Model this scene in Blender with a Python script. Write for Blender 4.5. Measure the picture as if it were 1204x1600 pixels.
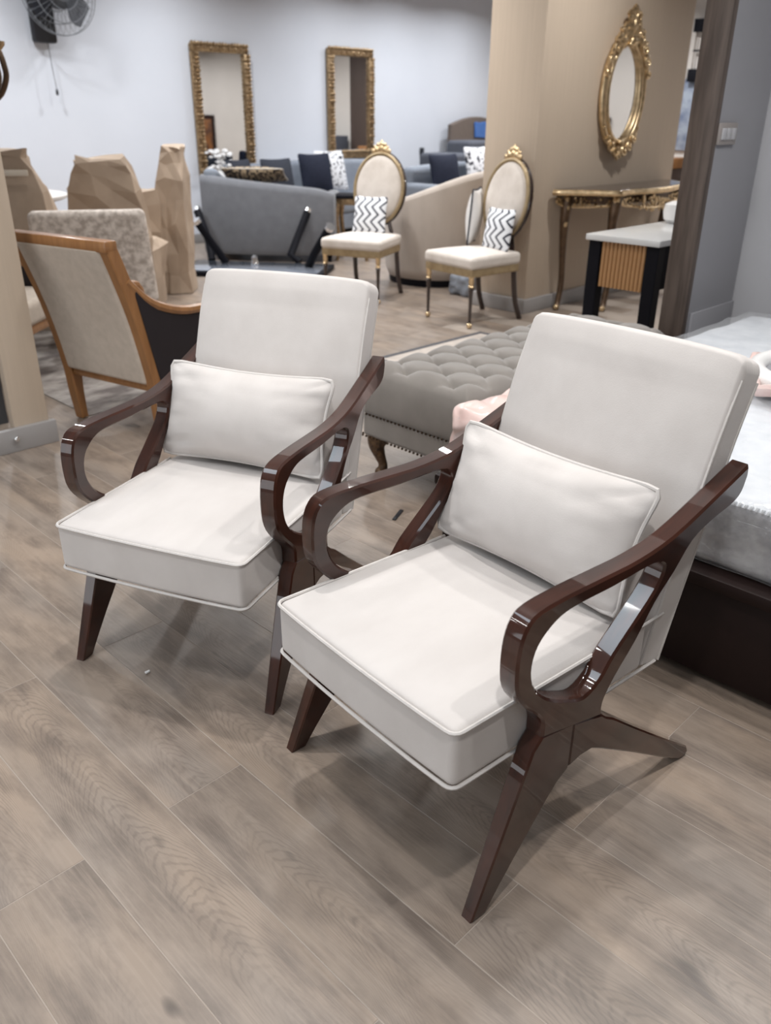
import bpy, bmesh, math, random
from mathutils import Vector, Matrix, noise
from mathutils.geometry import tessellate_polygon
for o in list(bpy.data.objects): bpy.data.objects.remove(o)
R = math.radians; pi = math.pi; rnd = random.Random(7)
S = bpy.context.scene; col = S.collection
# ---------------------------------------------------------------- camera
PITCH, AZ, ROLL = .4474, R(45.1), .0064
hd = Vector((math.sin(AZ), math.cos(AZ), 0)); rt = Vector((math.cos(AZ), -math.sin(AZ), 0)); upv = Vector((0, 0, 1))
fw = hd*math.cos(PITCH)-upv*math.sin(PITCH); cu = hd*math.sin(PITCH)+upv*math.cos(PITCH)
rt2 = rt*math.cos(ROLL)+cu*math.sin(ROLL); cu2 = cu*math.cos(ROLL)-rt*math.sin(ROLL)
cd = bpy.data.cameras.new('camera'); cam = bpy.data.objects.new('camera', cd); col.objects.link(cam)
m3 = Matrix((rt2, cu2, -fw)).transposed(); cam.matrix_world = Matrix.Translation((0, 0, 1.30)) @ m3.to_4x4()
cd.sensor_fit = 'VERTICAL'; cd.sensor_height = 36; cd.lens = 36*1289/1600; cd.clip_start = .05
cd.dof.use_dof = True; cd.dof.focus_distance = 1.75; cd.dof.aperture_fstop = 4.0
S.camera = cam
# ---------------------------------------------------------------- world, lights, exposure
w = bpy.data.worlds.new('world'); S.world = w; w.use_nodes = True
w.node_tree.nodes['Background'].inputs[0].default_value = (.95, .97, 1, 1); w.node_tree.nodes['Background'].inputs[1].default_value = .06
S.view_settings.view_transform = 'Standard'; S.view_settings.look = 'None'; S.view_settings.gamma = 1
S.view_settings.use_curve_mapping = False; S.view_settings.exposure = 0.0
def lamp(x, y, p, size=.13, z=2.86, c=(1, .985, .965), shape='DISK', sy=None, spread=150):
    l = bpy.data.lights.new('downlight', 'AREA'); l.energy = p; l.shape = shape; l.size = size; l.color = c; l.spread = R(spread)
    if sy: l.size_y = sy
    o = bpy.data.objects.new('downlight', l); o.location = (x, y, z); col.objects.link(o); return o
lamp(1.20, 1.75, 17, .08); lamp(.58, 1.95, 4); lamp(.30, .15, 17, .10); lamp(1.75, -.15, 12, .10); lamp(2.2, .9, 13); lamp(3.0, .5, 19); lamp(2.4, 2.8, 7)
for x, y, p in ((-.45, 2.1, 14), (-1.9, .3, 9), (-.5, -1.4, 10)): lamp(x, y, p, 1.2, c=(.78, .90, 1), shape='RECTANGLE', sy=.60)  # last panel is added as soft frontal fill for the chairs
for x, y in ((.1, 2.0), (-.95, 2.55), (-1.5, 3.0), (-2.1, 3.5), (-2.9, 4.1)): lamp(x, y, 3.2, .16)
side_fill = lamp(-3.35, 1.6, 70, 1.9, 1.35, c=(.93, .965, 1), shape='RECTANGLE', sy=4.5, spread=180); side_fill.rotation_euler = (0, R(-90), 0); side_fill.name = 'side_fill_light'  # large vertical area light, added to fill the seat fronts from the left
lamp(3.40, 3.55, 13, .24)
for x, y in ((1, 3.4), (2.4, 4.6)): lamp(x, y, 8)
for x, y in ((4.2, 4.6), (5.2, 2.6)): lamp(x, y, 27)
for x, y in ((2.5, 6.4), (4.2, 6.2), (5.55, 4.86)): lamp(x, y, 25, .22, c=(.96, .98, 1))
for x, y in ((3.0, 7.3), (5.0, 7.3), (7.2, 7.2)): lamp(x, y, 25, c=(.93, .965, 1))
for x, y in ((8.4, 7.3), (9.6, 7.3)): lamp(x, y, 21, c=(.93, .965, 1))
for x, y in ((8.2, 5.2), (9.5, 3.2), (9.6, 5.6), (9.5, 1), (9.8, -.8)): lamp(x, y, 40, c=(.98, .98, 1))
# ---------------------------------------------------------------- mesh helpers
def B(): return bmesh.new()
def V3(p): return Vector(p)
def box(bm, c, s, bev=0, mtx=None, seg=2):
    M = Matrix.Translation(c) @ (mtx or Matrix()) @ Matrix.Diagonal((s[0], s[1], s[2], 1))
    g = bmesh.ops.create_cube(bm, size=1, matrix=M)
    if bev:
        es = list({e for v in g['verts'] for e in v.link_edges})
        bmesh.ops.bevel(bm, geom=es, offset=bev, segments=seg, affect='EDGES', profile=.5)
def tube(bm, pts, r, n=8, closed=False, flat=1.0):
    pts = [V3(p) for p in pts]; k = len(pts); rs = r if isinstance(r, (list, tuple)) else [r]*k
    rings = []; nrm = None
    for i, p in enumerate(pts):
        if closed: t = pts[(i+1) % k]-pts[i-1]
        else: t = pts[min(i+1, k-1)]-pts[max(i-1, 0)]
        t.normalize()
        if nrm is None: nrm = t.orthogonal().normalized()
        else:
            nrm = nrm-t*nrm.dot(t)
            nrm = nrm.normalized() if nrm.length > 1e-6 else t.orthogonal().normalized()
        b = t.cross(nrm)
        rings.append([bm.verts.new(p+(nrm*math.cos(2*pi*j/n)+b*math.sin(2*pi*j/n)*flat)*rs[i]) for j in range(n)])
    for i in range(k if closed else k-1):
        a, c = rings[i], rings[(i+1) % k]
        for j in range(n): bm.faces.new((a[j], a[(j+1) % n], c[(j+1) % n], c[j]))
    if not closed: bm.faces.new(rings[0][::-1]); bm.faces.new(rings[-1])
def lathe(bm, prof, n=20, c=(0, 0, 0), sx=1, sy=1, mtx=None):
    c = V3(c); rings = []
    for r, z in prof:
        ring = []
        for j in range(n):
            q = Vector((r*sx*math.cos(2*pi*j/n), r*sy*math.sin(2*pi*j/n), z))
            if mtx: q = mtx @ q
            ring.append(bm.verts.new(c+q))
        rings.append(ring)
    for a, d in zip(rings, rings[1:]):
        for j in range(n): bm.faces.new((a[j], a[(j+1) % n], d[(j+1) % n], d[j]))
    bm.faces.new(rings[0][::-1]); bm.faces.new(rings[-1])
def ball(bm, c, r, s=(1, 1, 1), sub=2, mtx=None):
    M = Matrix.Translation(c) @ (mtx or Matrix()) @ Matrix.Diagonal((s[0], s[1], s[2], 1))
    bmesh.ops.create_icosphere(bm, subdivisions=sub, radius=r, matrix=M)
def smooth_line(P, k=4, closed=False, corners=()):
    out = []; n = len(P); rng = range(n if closed else n-1)
    for i in rng:
        p1, p2 = V3(P[i]), V3(P[(i+1) % n])
        p0 = V3(P[i-1]) if (closed or i > 0) else p1*2-p2
        p3 = V3(P[(i+2) % n]) if (closed or i+2 < n) else p2*2-p1
        if i in corners: p0 = p1*2-p2
        if (i+1) % n in corners: p3 = p2*2-p1
        for q in range(k):
            t = q/k
            out.append(.5*((2*p1)+(p2-p0)*t+(2*p0-5*p1+4*p2-p3)*t*t+(3*p1-3*p0-p2*-3*-1*-1-p0*0+p3)*t**3) if False else
                       .5*((2*p1)+(p2-p0)*t+(2*p0-5*p1+4*p2-p3)*t*t+(-p0+3*p1-3*p2+p3)*t**3))
    if not closed: out.append(V3(P[-1]))
    return out
def shrink(P, b):
    n = len(P); a = sum(P[i][0]*P[(i+1) % n][1]-P[(i+1) % n][0]*P[i][1] for i in range(n)); s = 1 if a > 0 else -1
    out = []
    for i in range(n):
        d1 = (Vector(P[i][:2])-Vector(P[i-1][:2])); d2 = (Vector(P[(i+1) % n][:2])-Vector(P[i][:2]))
        if d1.length < 1e-9: d1 = d2
        if d2.length < 1e-9: d2 = d1
        d1.normalize(); d2.normalize()
        n1 = Vector((-d1.y, d1.x)); n2 = Vector((-d2.y, d2.x)); m = n1+n2
        if m.length < 1e-6: m = n1
        m.normalize(); f = max(.4, m.dot(n1))
        out.append((P[i][0]+s*m.x*b/f, P[i][1]+s*m.y*b/f))
    return out
def prism(bm, outer, v0, v1, hole=None, b=.004, fn=lambda u, z, v: (u, v, z)):
    loops = [[(p[0], p[1]) for p in outer]]
    if hole: loops.append([(p[0], p[1]) for p in hole])
    caps0, caps1 = [], []
    for li, L in enumerate(loops):
        Sx = shrink(L, b if li == 0 else -b)
        rows = [[bm.verts.new(fn(p[0], p[1], v)) for p in Q] for Q, v in ((Sx, v0), (L, v0+b), (L, v1-b), (Sx, v1))]
        n = len(L)
        for a, c in zip(rows, rows[1:]):
            for j in range(n): bm.faces.new((a[j], a[(j+1) % n], c[(j+1) % n], c[j]))
        caps0.append((Sx, rows[0])); caps1.append((Sx, rows[-1]))
    tri = tessellate_polygon([[Vector((p[0], p[1], 0)) for p in Q] for Q, _ in caps0])
    for caps in (caps0, caps1):
        vs = [v for _, r in caps for v in r]
        for t in tri:
            try: bm.faces.new([vs[i] for i in t])
            except ValueError: pass
    bmesh.ops.recalc_face_normals(bm, faces=bm.faces[:])
def rbox(bm, c, s, r, m=6, fn=None, q=4):
    c = V3(c)
    def ax(L):
        h = L/2; rr = min(r, h*.98)
        e = [h-rr+rr*math.tan(pi/4*i/q)for i in range(q+1)]
        inner = [-(h-rr)+2*(h-rr)*i/m for i in range(1, m)]
        return [-x for x in e[::-1]]+inner+e
    A = [ax(x) for x in s]; H = [x/2 for x in s]; bmk = {}
    def vert(p):
        key = tuple(round(x, 6) for x in p)
        if key in bmk: return bmk[key]
        i = Vector([max(-(H[k]-min(r, H[k]*.98)), min(H[k]-min(r, H[k]*.98), p[k])) for k in range(3)])
        d = Vector(p)-i
        rr = min(r, min(H)*.98)
        qv = i+(d.normalized()*r if d.length > 1e-9 else d) if (abs(d.x) > 1e-9)+(abs(d.y) > 1e-9)+(abs(d.z) > 1e-9) > 1 else Vector(p)
        if fn: qv = Vector(fn(qv))
        v = bm.verts.new(c+qv); bmk[key] = v; return v
    for k in range(3):
        i, j = (k+1) % 3, (k+2) % 3
        for sg in (-1, 1):
            for a in range(len(A[i])-1):
                for b in range(len(A[j])-1):
                    P = []
                    for x, y in ((A[i][a], A[j][b]), (A[i][a+1], A[j][b]), (A[i][a+1], A[j][b+1]), (A[i][a], A[j][b+1])):
                        p = [0, 0, 0]; p[k] = sg*H[k]; p[i] = x; p[j] = y; P.append(vert(p))
                    if len(set(P)) == 4: bm.faces.new(P if sg > 0 else P[::-1])
def corner(x, y):
    m_ = max(abs(x), abs(y))
    return 1 if m_ < 1e-6 else m_/((abs(x)**12+abs(y)**12)**(1/12))
def pillow(bm, w_, h_, t_, M, n=18, crease=.0, seed=0, ear=.06):
    V = {}
    for sd in (1, -1):
        for i in range(n+1):
            for j in range(n+1):
                x = -1+2*i/n; y = -1+2*j/n
                x = math.sin(x*pi/2*.92)/math.sin(pi/2*.92); y = math.sin(y*pi/2*.92)/math.sin(pi/2*.92); cf = corner(x, y)
                edge = i in (0, n) or j in (0, n)
                px = cf*x*(1-ear*(1-y*y)*abs(x)); py = cf*y*(1-ear*1.3*(1-x*x)*abs(y))
                t = (max(0, 1-x*x)**.62)*(max(0, 1-y*y)**.62)
                wr = crease*noise.noise(Vector((x*3.1+seed, y*5, sd)))*(1-t)*min(1, t*4)
                if edge and sd < 0: V[(sd, i, j)] = V[(1, i, j)]; continue
                V[(sd, i, j)] = bm.verts.new(M @ Vector((px*w_/2, sd*(t*t_/2+wr+.002), py*h_/2)))
        for i in range(n):
            for j in range(n):
                q = [V[(sd, i, j)], V[(sd, i+1, j)], V[(sd, i+1, j+1)], V[(sd, i, j+1)]]
                bm.faces.new(q if sd < 0 else q[::-1])
def pillow_edge(w_, h_, M, n=12, ear=.06):
    P = []
    f = lambda x, y: M @ Vector((corner(x, y)*x*(1-ear*(1-y*y)*abs(x))*w_/2, .002, corner(x, y)*y*(1-ear*1.3*(1-x*x)*abs(y))*h_/2))
    for k in range(n): P.append(f(-1+2*k/n, -1))
    for k in range(n): P.append(f(1, -1+2*k/n))
    for k in range(n): P.append(f(1-2*k/n, 1))
    for k in range(n): P.append(f(-1, 1-2*k/n))
    return P
def mk(name, bm, mat, parent=None, smooth=True, ang=38, recalc=False):
    if recalc: bmesh.ops.recalc_face_normals(bm, faces=bm.faces[:])
    me = bpy.data.meshes.new(name); bm.to_mesh(me); bm.free()
    if smooth:
        for p in me.polygons: p.use_smooth = True
        me.set_sharp_from_angle(angle=R(ang))
    o = bpy.data.objects.new(name, me); col.objects.link(o)
    if mat: me.materials.append(mat)
    if parent: o.parent = parent
    return o
def tag(o, label, cat, group=None):
    o['label'] = label; o['category'] = cat
    if group: o['group'] = group
    return o
def thing(name, label, cat, loc=(0, 0, 0), rz=0, group=None):
    o = bpy.data.objects.new(name, None); o.empty_display_size = .05; col.objects.link(o)
    o.location = loc; o.rotation_euler = (0, 0, rz); return tag(o, label, cat, group)
def dup(o, loc=None, rz=None, label=None):
    r = o.copy(); col.objects.link(r)
    if loc: r.location = loc
    if rz is not None: r.rotation_euler = (0, 0, rz)
    if label: r['label'] = label
    for ch in list(o.children):
        c = ch.copy(); col.objects.link(c); c.parent = r
        for g in list(ch.children):
            d = g.copy(); col.objects.link(d); d.parent = c
    return r
def struct(name, bm, mat, **k):
    o = mk(name, bm, mat, **k); o['kind'] = 'structure'; return o
# ---------------------------------------------------------------- materials
def base(name):
    m = bpy.data.materials.new(name); m.use_nodes = True; nt = m.node_tree
    return m, nt, nt.nodes['Principled BSDF']
def N(nt, t, **k):
    n = nt.nodes.new(t)
    for a, b in k.items():
        if a in ('op',): n.operation = b
        else: setattr(n, a, b)
    return n
def rgba(c): return (c[0], c[1], c[2], 1)
def math_(nt, op, a, b=None):
    n = N(nt, 'ShaderNodeMath', op=op)
    for i, x in enumerate((a, b)):
        if x is None: continue
        if isinstance(x, (int, float)): n.inputs[i].default_value = x
        else: nt.links.new(x, n.inputs[i])
    return n.outputs[0]
def mixc(nt, f, a, b):
    n = N(nt, 'ShaderNodeMix', data_type='RGBA')
    for s, x in ((0, f), (6, a), (7, b)):
        if isinstance(x, (int, float)): n.inputs[s].default_value = x
        elif isinstance(x, (tuple, list)): n.inputs[s].default_value = rgba(x)
        else: nt.links.new(x, n.inputs[s])
    return n.outputs[2]
def ramp(nt, f, lo, hi):
    n = N(nt, 'ShaderNodeMapRange'); n.inputs[1].default_value = lo; n.inputs[2].default_value = hi
    nt.links.new(f, n.inputs[0]); return n.outputs[0]
def ntex(nt, vec, scale, detail=3, rough=.55, dist=0):
    n = N(nt, 'ShaderNodeTexNoise'); n.inputs['Scale'].default_value = scale; n.inputs['Detail'].default_value = detail
    n.inputs['Roughness'].default_value = rough; n.inputs['Distortion'].default_value = dist
    nt.links.new(vec, n.inputs['Vector']); return n.outputs[0]
def coords(nt, scale=(1, 1, 1), rand=False):
    tc = N(nt, 'ShaderNodeTexCoord'); mp = N(nt, 'ShaderNodeMapping'); mp.inputs['Scale'].default_value = scale
    nt.links.new(tc.outputs['Object'], mp.inputs['Vector'])
    if rand:
        oi = N(nt, 'ShaderNodeObjectInfo'); va = N(nt, 'ShaderNodeVectorMath', op='MULTIPLY_ADD')
        cb = N(nt, 'ShaderNodeCombineXYZ')
        for i in range(3): nt.links.new(oi.outputs['Random'], cb.inputs[i])
        nt.links.new(cb.outputs[0], va.inputs[0]); va.inputs[1].default_value = (37, 61, 23); nt.links.new(mp.outputs[0], va.inputs[2])
        return va.outputs[0], oi.outputs['Random']
    return mp.outputs[0]
def bump(nt, bs, h, st, dist=.01):
    b = N(nt, 'ShaderNodeBump'); b.inputs['Strength'].default_value = st; b.inputs['Distance'].default_value = dist
    nt.links.new(h, b.inputs['Height']); nt.links.new(b.outputs[0], bs.inputs['Normal'])
def mat(name, c, rough=.5, metal=0, coat=0, c2=None, sc=(8, 8, 8), bmp=0, lo=.3, hi=.7, sheen=0, spec=.5, detail=4, bsc=1, crough=.03):
    m, nt, bs = base(name)
    bs.inputs['Roughness'].default_value = rough; bs.inputs['Metallic'].default_value = metal
    bs.inputs['Coat Weight'].default_value = coat; bs.inputs['Coat Roughness'].default_value = crough
    bs.inputs['Sheen Weight'].default_value = sheen; bs.inputs['Specular IOR Level'].default_value = spec
    v = coords(nt, sc); f = ntex(nt, v, 1, detail)
    nt.links.new(mixc(nt, ramp(nt, f, lo, hi), c, c2 or tuple(x*.9 for x in c)), bs.inputs['Base Color'])
    if bmp: bump(nt, bs, f if bsc == 1 else ntex(nt, v, bsc, 3), bmp)
    return m
M = {}
M['cream'] = mat('cream velvet', (.585, .548, .525), .75, c2=(.53, .493, .47), sc=(5, 9, 9), lo=.35, hi=.75, sheen=.25, bmp=.06, bsc=40, spec=.25)
M['piping'] = mat('cream piping', (.60, .565, .54), .7, spec=.25, sc=(30, 30, 30))
M['dark_wood'] = mat('lacquered walnut', (.056, .0165, .009), .4, coat=1, spec=.15, c2=(.022, .009, .006), sc=(5, 40, 12), lo=.3, hi=.7)
M['gold'] = mat('gilt', (.88, .69, .44), .36, 1, c2=(.54, .40, .23), sc=(25, 25, 25))
M['old_gold'] = mat('antique gilt', (.52, .38, .23), .38, 1, c2=(.22, .145, .08), sc=(30, 30, 30), bmp=.4)
M['gilt_paint'] = mat('dull gilt paint', (.42, .32, .19), .45, .35, c2=(.30, .22, .12), sc=(20, 20, 20))
M['ebony'] = mat('dark brown polish', (.030, .016, .013), .25, coat=.6, sc=(8, 8, 30))
M['black'] = mat('black lacquer', (.006, .006, .009), .6, spec=.12)
M['black_matte'] = mat('black plastic', (.012, .012, .016), .5)
M['chrome'] = mat('chrome', (.85, .85, .86), .15, 1)
M['mirror'] = mat('mirror glass', (.90, .91, .92), .01, 1, c2=(.90, .91, .92))
M['oak'] = mat('honey oak', (.33, .155, .056), .40, coat=.3, c2=(.235, .105, .036), sc=(40, 40, 4), crough=.2)
M['beige_cloth'] = mat('beige linen', (.54, .465, .395), .85, c2=(.47, .405, .34), sc=(30, 30, 30), bmp=.1, bsc=8, spec=.2)
M['brown_leather'] = mat('dark brown leather', (.020, .016, .019), .5, sc=(20, 20, 20), bmp=.1, spec=.3)
M['paper'] = mat('brown kraft paper', (.42, .325, .245), .7, c2=(.34, .26, .195), sc=(5, 5, 5), bmp=.25, spec=.3)
M['tape'] = mat('pale tape', (.62, .55, .46), .35)
M['grey_sofa'] = mat('grey blue upholstery', (.165, .168, .182), .85, c2=(.14, .143, .156), sc=(12, 12, 12), sheen=.3, spec=.2)
M['light_sofa'] = mat('pale grey blue upholstery', (.24, .265, .305), .85, c2=(.20, .22, .26), sc=(6, 6, 6), sheen=.3, spec=.2)
M['slate_sofa'] = mat('slate grey upholstery', (.10, .105, .125), .85, sc=(6, 6, 6), spec=.2)
M['navy'] = mat('navy cloth', (.018, .022, .040), .8, c2=(.013, .016, .030), sc=(40, 40, 40), spec=.2)
M['charcoal'] = mat('charcoal cloth', (.040, .044, .058), .8, sc=(40, 40, 40), spec=.2)
M['tub'] = mat('taupe velvet', (.50, .44, .39), .7, c2=(.42, .365, .32), sc=(6, 6, 2), sheen=.35, spec=.2)
M['ivory'] = mat('ivory velvet', (.70, .64, .585), .7, c2=(.58, .52, .465), sc=(9, 9, 9), lo=.4, hi=.75, sheen=.2, spec=.2)
M['tuft'] = mat('grey tufted velvet', (.235, .213, .193), .7, c2=(.195, .176, .158), sc=(8, 8, 8), sheen=.5, spec=.2, bmp=.05, bsc=20)
M['nail'] = mat('bronze nail', (.10, .07, .05), .35, 1)
M['console_leg'] = mat('bronzed brown wood', (.14, .085, .05), .35, .5, c2=(.07, .042, .026), sc=(20, 20, 20))
M['wire'] = mat('dull grey wire', (.20, .21, .23), .6)
M['carved'] = mat('carved bronze wood', (.15, .085, .04), .4, .3, c2=(.035, .02, .012), sc=(60, 60, 60), bmp=.8)
M['pink'] = mat('pink foam wrap', (.66, .46, .42), .35, c2=(.78, .62, .58), sc=(9, 9, 9), bmp=.3, coat=.5)
M['plastic_white'] = mat('quilted white ticking', (.72, .74, .77), .5, c2=(.58, .61, .65), sc=(12, 12, 12), bmp=.6, lo=.3, hi=.7)
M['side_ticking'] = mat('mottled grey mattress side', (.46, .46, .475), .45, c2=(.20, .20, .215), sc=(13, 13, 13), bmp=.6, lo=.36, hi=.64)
M['bed_wood'] = mat('dark bed base', (.016, .008, .007), .5, spec=.2, sc=(4, 30, 30))
M['white_stone'] = mat('white stone top', (.66, .66, .65), .2, c2=(.60, .60, .60), sc=(3, 3, 3))
M['white'] = mat('white ceramic', (.82, .81, .80), .3)
M['reed'] = mat('amber reeded wood', (.44, .24, .105), .45, c2=(.36, .19, .08), sc=(30, 30, 4))
M['white_wall'] = mat('blue white paint', (.70, .72, .775), .75, c2=(.655, .675, .73), sc=(.9, .9, .9), lo=.35, hi=.7, spec=.3)
M['beige_wall'] = mat('beige wallpaper', (.56, .462, .365), .7, c2=(.525, .432, .34), sc=(70, 70, 2.2), lo=.3, hi=.7, spec=.3)
M['grey_wall'] = mat('grey paint', (.30, .30, .32), .7, c2=(.28, .28, .30), sc=(2, 2, 2), spec=.3)
M['light_grey_wall'] = mat('light grey paint', (.46, .46, .48), .7, sc=(2, 2, 2), spec=.3)
M['side_wall'] = mat('off white paint', (.66, .62, .57), .75, sc=(1, 1, 1), spec=.3)
M['near_wall'] = mat('taupe paint', (.30, .27, .25), .75, sc=(1, 1, 1), spec=.3)
M['brown_panel'] = mat('dark brown panel', (.075, .052, .042), .55, sc=(40, 40, 3))
M['post_wood'] = mat('weathered brown laminate', (.105, .078, .064), .5, c2=(.058, .042, .034), sc=(40, 40, 3), lo=.35, hi=.65)
M['skirting'] = mat('grey skirting', (.36, .345, .34), .45, c2=(.33, .315, .31), sc=(5, 5, 5))
M['dark_gap'] = mat('dark grey recess', (.07, .07, .075), .7)
M['ceiling'] = mat('ceiling paint', (.28, .28, .29), .8, sc=(1, 1, 1))
M['seam'] = mat('pale plank joint', (.39, .33, .28), .6, sc=(5, 5, 5))
M['chandelier'] = mat('bronze', (.13, .085, .055), .35, .8, sc=(20, 20, 20))
M['bag'] = mat('blue grey plastic bag', (.17, .19, .23), .3, c2=(.30, .33, .38), sc=(12, 12, 12), bmp=.5)
M['blue'] = mat('blue plastic', (.06, .16, .45), .3)
M['canvas'] = mat('blue grey abstract canvas', (.30, .34, .40), .7, c2=(.10, .13, .21), sc=(6, 6, 6), lo=.4, hi=.65)
M['amber_art'] = mat('amber brown canvas', (.28, .11, .03), .6, c2=(.08, .035, .02), sc=(6, 6, 6), lo=.35, hi=.65)
M['switch'] = mat('cream switch plate', (.30, .27, .255), .4)
M['headboard'] = mat('brown headboard cloth', (.16, .125, .105), .8, sc=(20, 20, 20))
def sep(nt, v):
    s = N(nt, 'ShaderNodeSeparateXYZ'); nt.links.new(v, s.inputs[0]); return s.outputs
def m_plank():
    m, nt, bs = base('grey brown oak plank'); v, rn = coords(nt, (1, 1, 1), True)
    x0, y0, _ = sep(nt, coords(nt))
    def st(sc, k, det=3, ro=.55):
        mp = N(nt, 'ShaderNodeMapping'); mp.inputs['Scale'].default_value = sc; nt.links.new(v, mp.inputs[0]); return ntex(nt, mp.outputs[0], k, det, ro)
    warp = math_(nt, 'MULTIPLY', math_(nt, 'SUBTRACT', st((3, 1.6, 1), 1, 1), .5), .19)
    xx = math_(nt, 'ADD', x0, warp); par = math_(nt, 'MULTIPLY', math_(nt, 'MULTIPLY', xx, xx), 62.0)
    ph = math_(nt, 'ADD', math_(nt, 'ADD', y0, par), math_(nt, 'MULTIPLY', st((26, 9, 1), 1, 3), .085))
    ring = math_(nt, 'SINE', math_(nt, 'MULTIPLY', math_(nt, 'ADD', ph, math_(nt, 'MULTIPLY', rn, 9.0)), 215.0))
    ring = ramp(nt, ring, .1, 1.0)
    fine = st((150, 6, 1), 1, 3); blot = st((13, 4.2, 1), 1, 5, .62); big = st((5, 1.6, 1), 1, 2); msk = ramp(nt, st((6, 1.3, 1), 1.2, 1), .42, .62)
    a = mixc(nt, rn, (.36, .277, .214), (.285, .224, .177))
    a = mixc(nt, ramp(nt, big, .35, .68), a, (.268, .222, .188))
    a = mixc(nt, math_(nt, 'MULTIPLY', ramp(nt, blot, .42, .68), .85), a, (.150, .118, .098))
    a = mixc(nt, math_(nt, 'MULTIPLY', math_(nt, 'MULTIPLY', ring, msk), .30), a, (.105, .082, .068))
    a = mixc(nt, math_(nt, 'MULTIPLY', ramp(nt, fine, .48, .74), .38), a, (.39, .317, .257))
    kn = st((8, 3.4, 1), 1.4, 2)
    a = mixc(nt, math_(nt, 'MULTIPLY', ramp(nt, kn, .70, .77), .75), a, (.06, .048, .042))
    nt.links.new(a, bs.inputs['Base Color']); bs.inputs['Roughness'].default_value = .36; bs.inputs['Specular IOR Level'].default_value = .45
    bump(nt, bs, fine, .08, .004); return m
M['plank'] = m_plank()
def m_chevron():
    m, nt, bs = base('navy and white chevron cloth'); x, y, z = sep(nt, coords(nt))
    tri = math_(nt, 'PINGPONG', math_(nt, 'ADD', z, 5.0), .055)
    f = math_(nt, 'FRACT', math_(nt, 'MULTIPLY', math_(nt, 'ADD', math_(nt, 'ADD', x, tri), 5.0), 1/.062))
    st = math_(nt, 'LESS_THAN', f, .30)
    nt.links.new(mixc(nt, st, (.80, .82, .86), (.022, .026, .045)), bs.inputs['Base Color']); bs.inputs['Roughness'].default_value = .8; return m
M['chevron'] = m_chevron()
def m_spots(name, a, b, sc, lo, hi, det=2):
    m, nt, bs = base(name); f = ntex(nt, coords(nt, sc), 1, det)
    nt.links.new(mixc(nt, ramp(nt, f, lo, hi), a, b), bs.inputs['Base Color']); bs.inputs['Roughness'].default_value = .8; return m
M['spotted'] = m_spots('white cloth with dark spots', (.76, .76, .78), (.02, .02, .03), (26, 26, 26), .57, .60, 1)
M['leopard'] = m_spots('leopard print cloth', (.36, .27, .17), (.02, .015, .015), (38, 38, 38), .46, .54, 1)
M['damask'] = m_spots('beige damask', (.68, .61, .55), (.40, .34, .295), (26, 26, 26), .40, .62, 5)
M['rug'] = m_spots('mottled grey rug', (.46, .42, .385), (.16, .135, .125), (4, 7, 4), .38, .62, 5)
M['rug2'] = m_spots('pale rug', (.52, .46, .41), (.42, .37, .33), (14, 14, 4), .35, .65, 4)
M['rug_edge'] = mat('dark rug border', (.075, .075, .085), .8)
def m_trans(name, c, fac, rough=.1, gl=.35):
    m = bpy.data.materials.new(name); m.use_nodes = True; nt = m.node_tree; nt.nodes.remove(nt.nodes['Principled BSDF'])
    t = N(nt, 'ShaderNodeBsdfTransparent'); g = N(nt, 'ShaderNodeBsdfGlossy'); d = N(nt, 'ShaderNodeBsdfDiffuse'); d.inputs[0].default_value = rgba(c)
    g.inputs['Roughness'].default_value = rough; g.inputs[0].default_value = (.9, .9, .9, 1)
    a = N(nt, 'ShaderNodeMixShader'); b = N(nt, 'ShaderNodeMixShader'); b.inputs[0].default_value = gl; nt.links.new(d.outputs[0], b.inputs[1]); nt.links.new(g.outputs[0], b.inputs[2])
    v = coords(nt, (14, 14, 14)); f = ntex(nt, v, 1, 3); bp = N(nt, 'ShaderNodeBump'); bp.inputs['Strength'].default_value = .6; bp.inputs['Distance'].default_value = .02
    nt.links.new(f, bp.inputs['Height']); nt.links.new(bp.outputs[0], g.inputs['Normal'])
    a.inputs[0].default_value = fac; nt.links.new(t.outputs[0], a.inputs[1]); nt.links.new(b.outputs[0], a.inputs[2])
    nt.links.new(a.outputs[0], nt.nodes['Material Output'].inputs[0]); return m
M['film'] = m_trans('clear plastic film', (.85, .87, .9), .22, .18)
M['fan_blade'] = m_trans('smoky fan blade', (.03, .033, .045), .85, .6, .04)
# ---------------------------------------------------------------- room shell
bm = B(); box(bm, (3.5, 2.2, -.0156), (16, 13, .03)); floor = struct('floor', bm, M['seam'])
def pr(x, y, z):
    d = Vector((x, y, z-1.30)); ww = d.dot(fw)
    return (602+1289*d.dot(rt2)/ww, 800-1289*d.dot(cu2)/ww) if ww > .05 else None
PW, PL = .1838, 1.25
bm = B(); box(bm, (0, 0, -.005), (PW-.0022, PL-.0016, .010), .0006, seg=1)
pm = mk('plank', bm, M['plank'], floor, smooth=False); first = True
cand = []
for k in range(-4, 60):
    for j in range(-3, 9):
        x = .222+PW*(k+.5); y = 1.22+PL*(j+.5)+(.625 if k % 2 else 0)
        vis = False
        for a in (-.5, -.25, 0, .25, .5):
            for b in (-.5, 0, .5):
                q = pr(x+b*PW, y+a*PL, 0)
                if q and -40 < q[0] < 1244 and 150 < q[1] < 1640: vis = True
        if not vis or y > 8.6 or (y < 3.2 and x > 4.2) or (y < 4.5 and x > 7.2) or x > 8.8: continue
        cand.append((math.hypot(x, y), x, y))
cand.sort()
for i, (d, x, y) in enumerate(cand[:300]):
    o = pm if i == 0 else pm.copy()
    if i: col.objects.link(o)
    o.location = (x, y, 0)
H = 2.9
bm = B(); box(bm, (4, 8.38, H/2), (15, .10, H)); struct('wall_back', bm, M['white_wall'])
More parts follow.
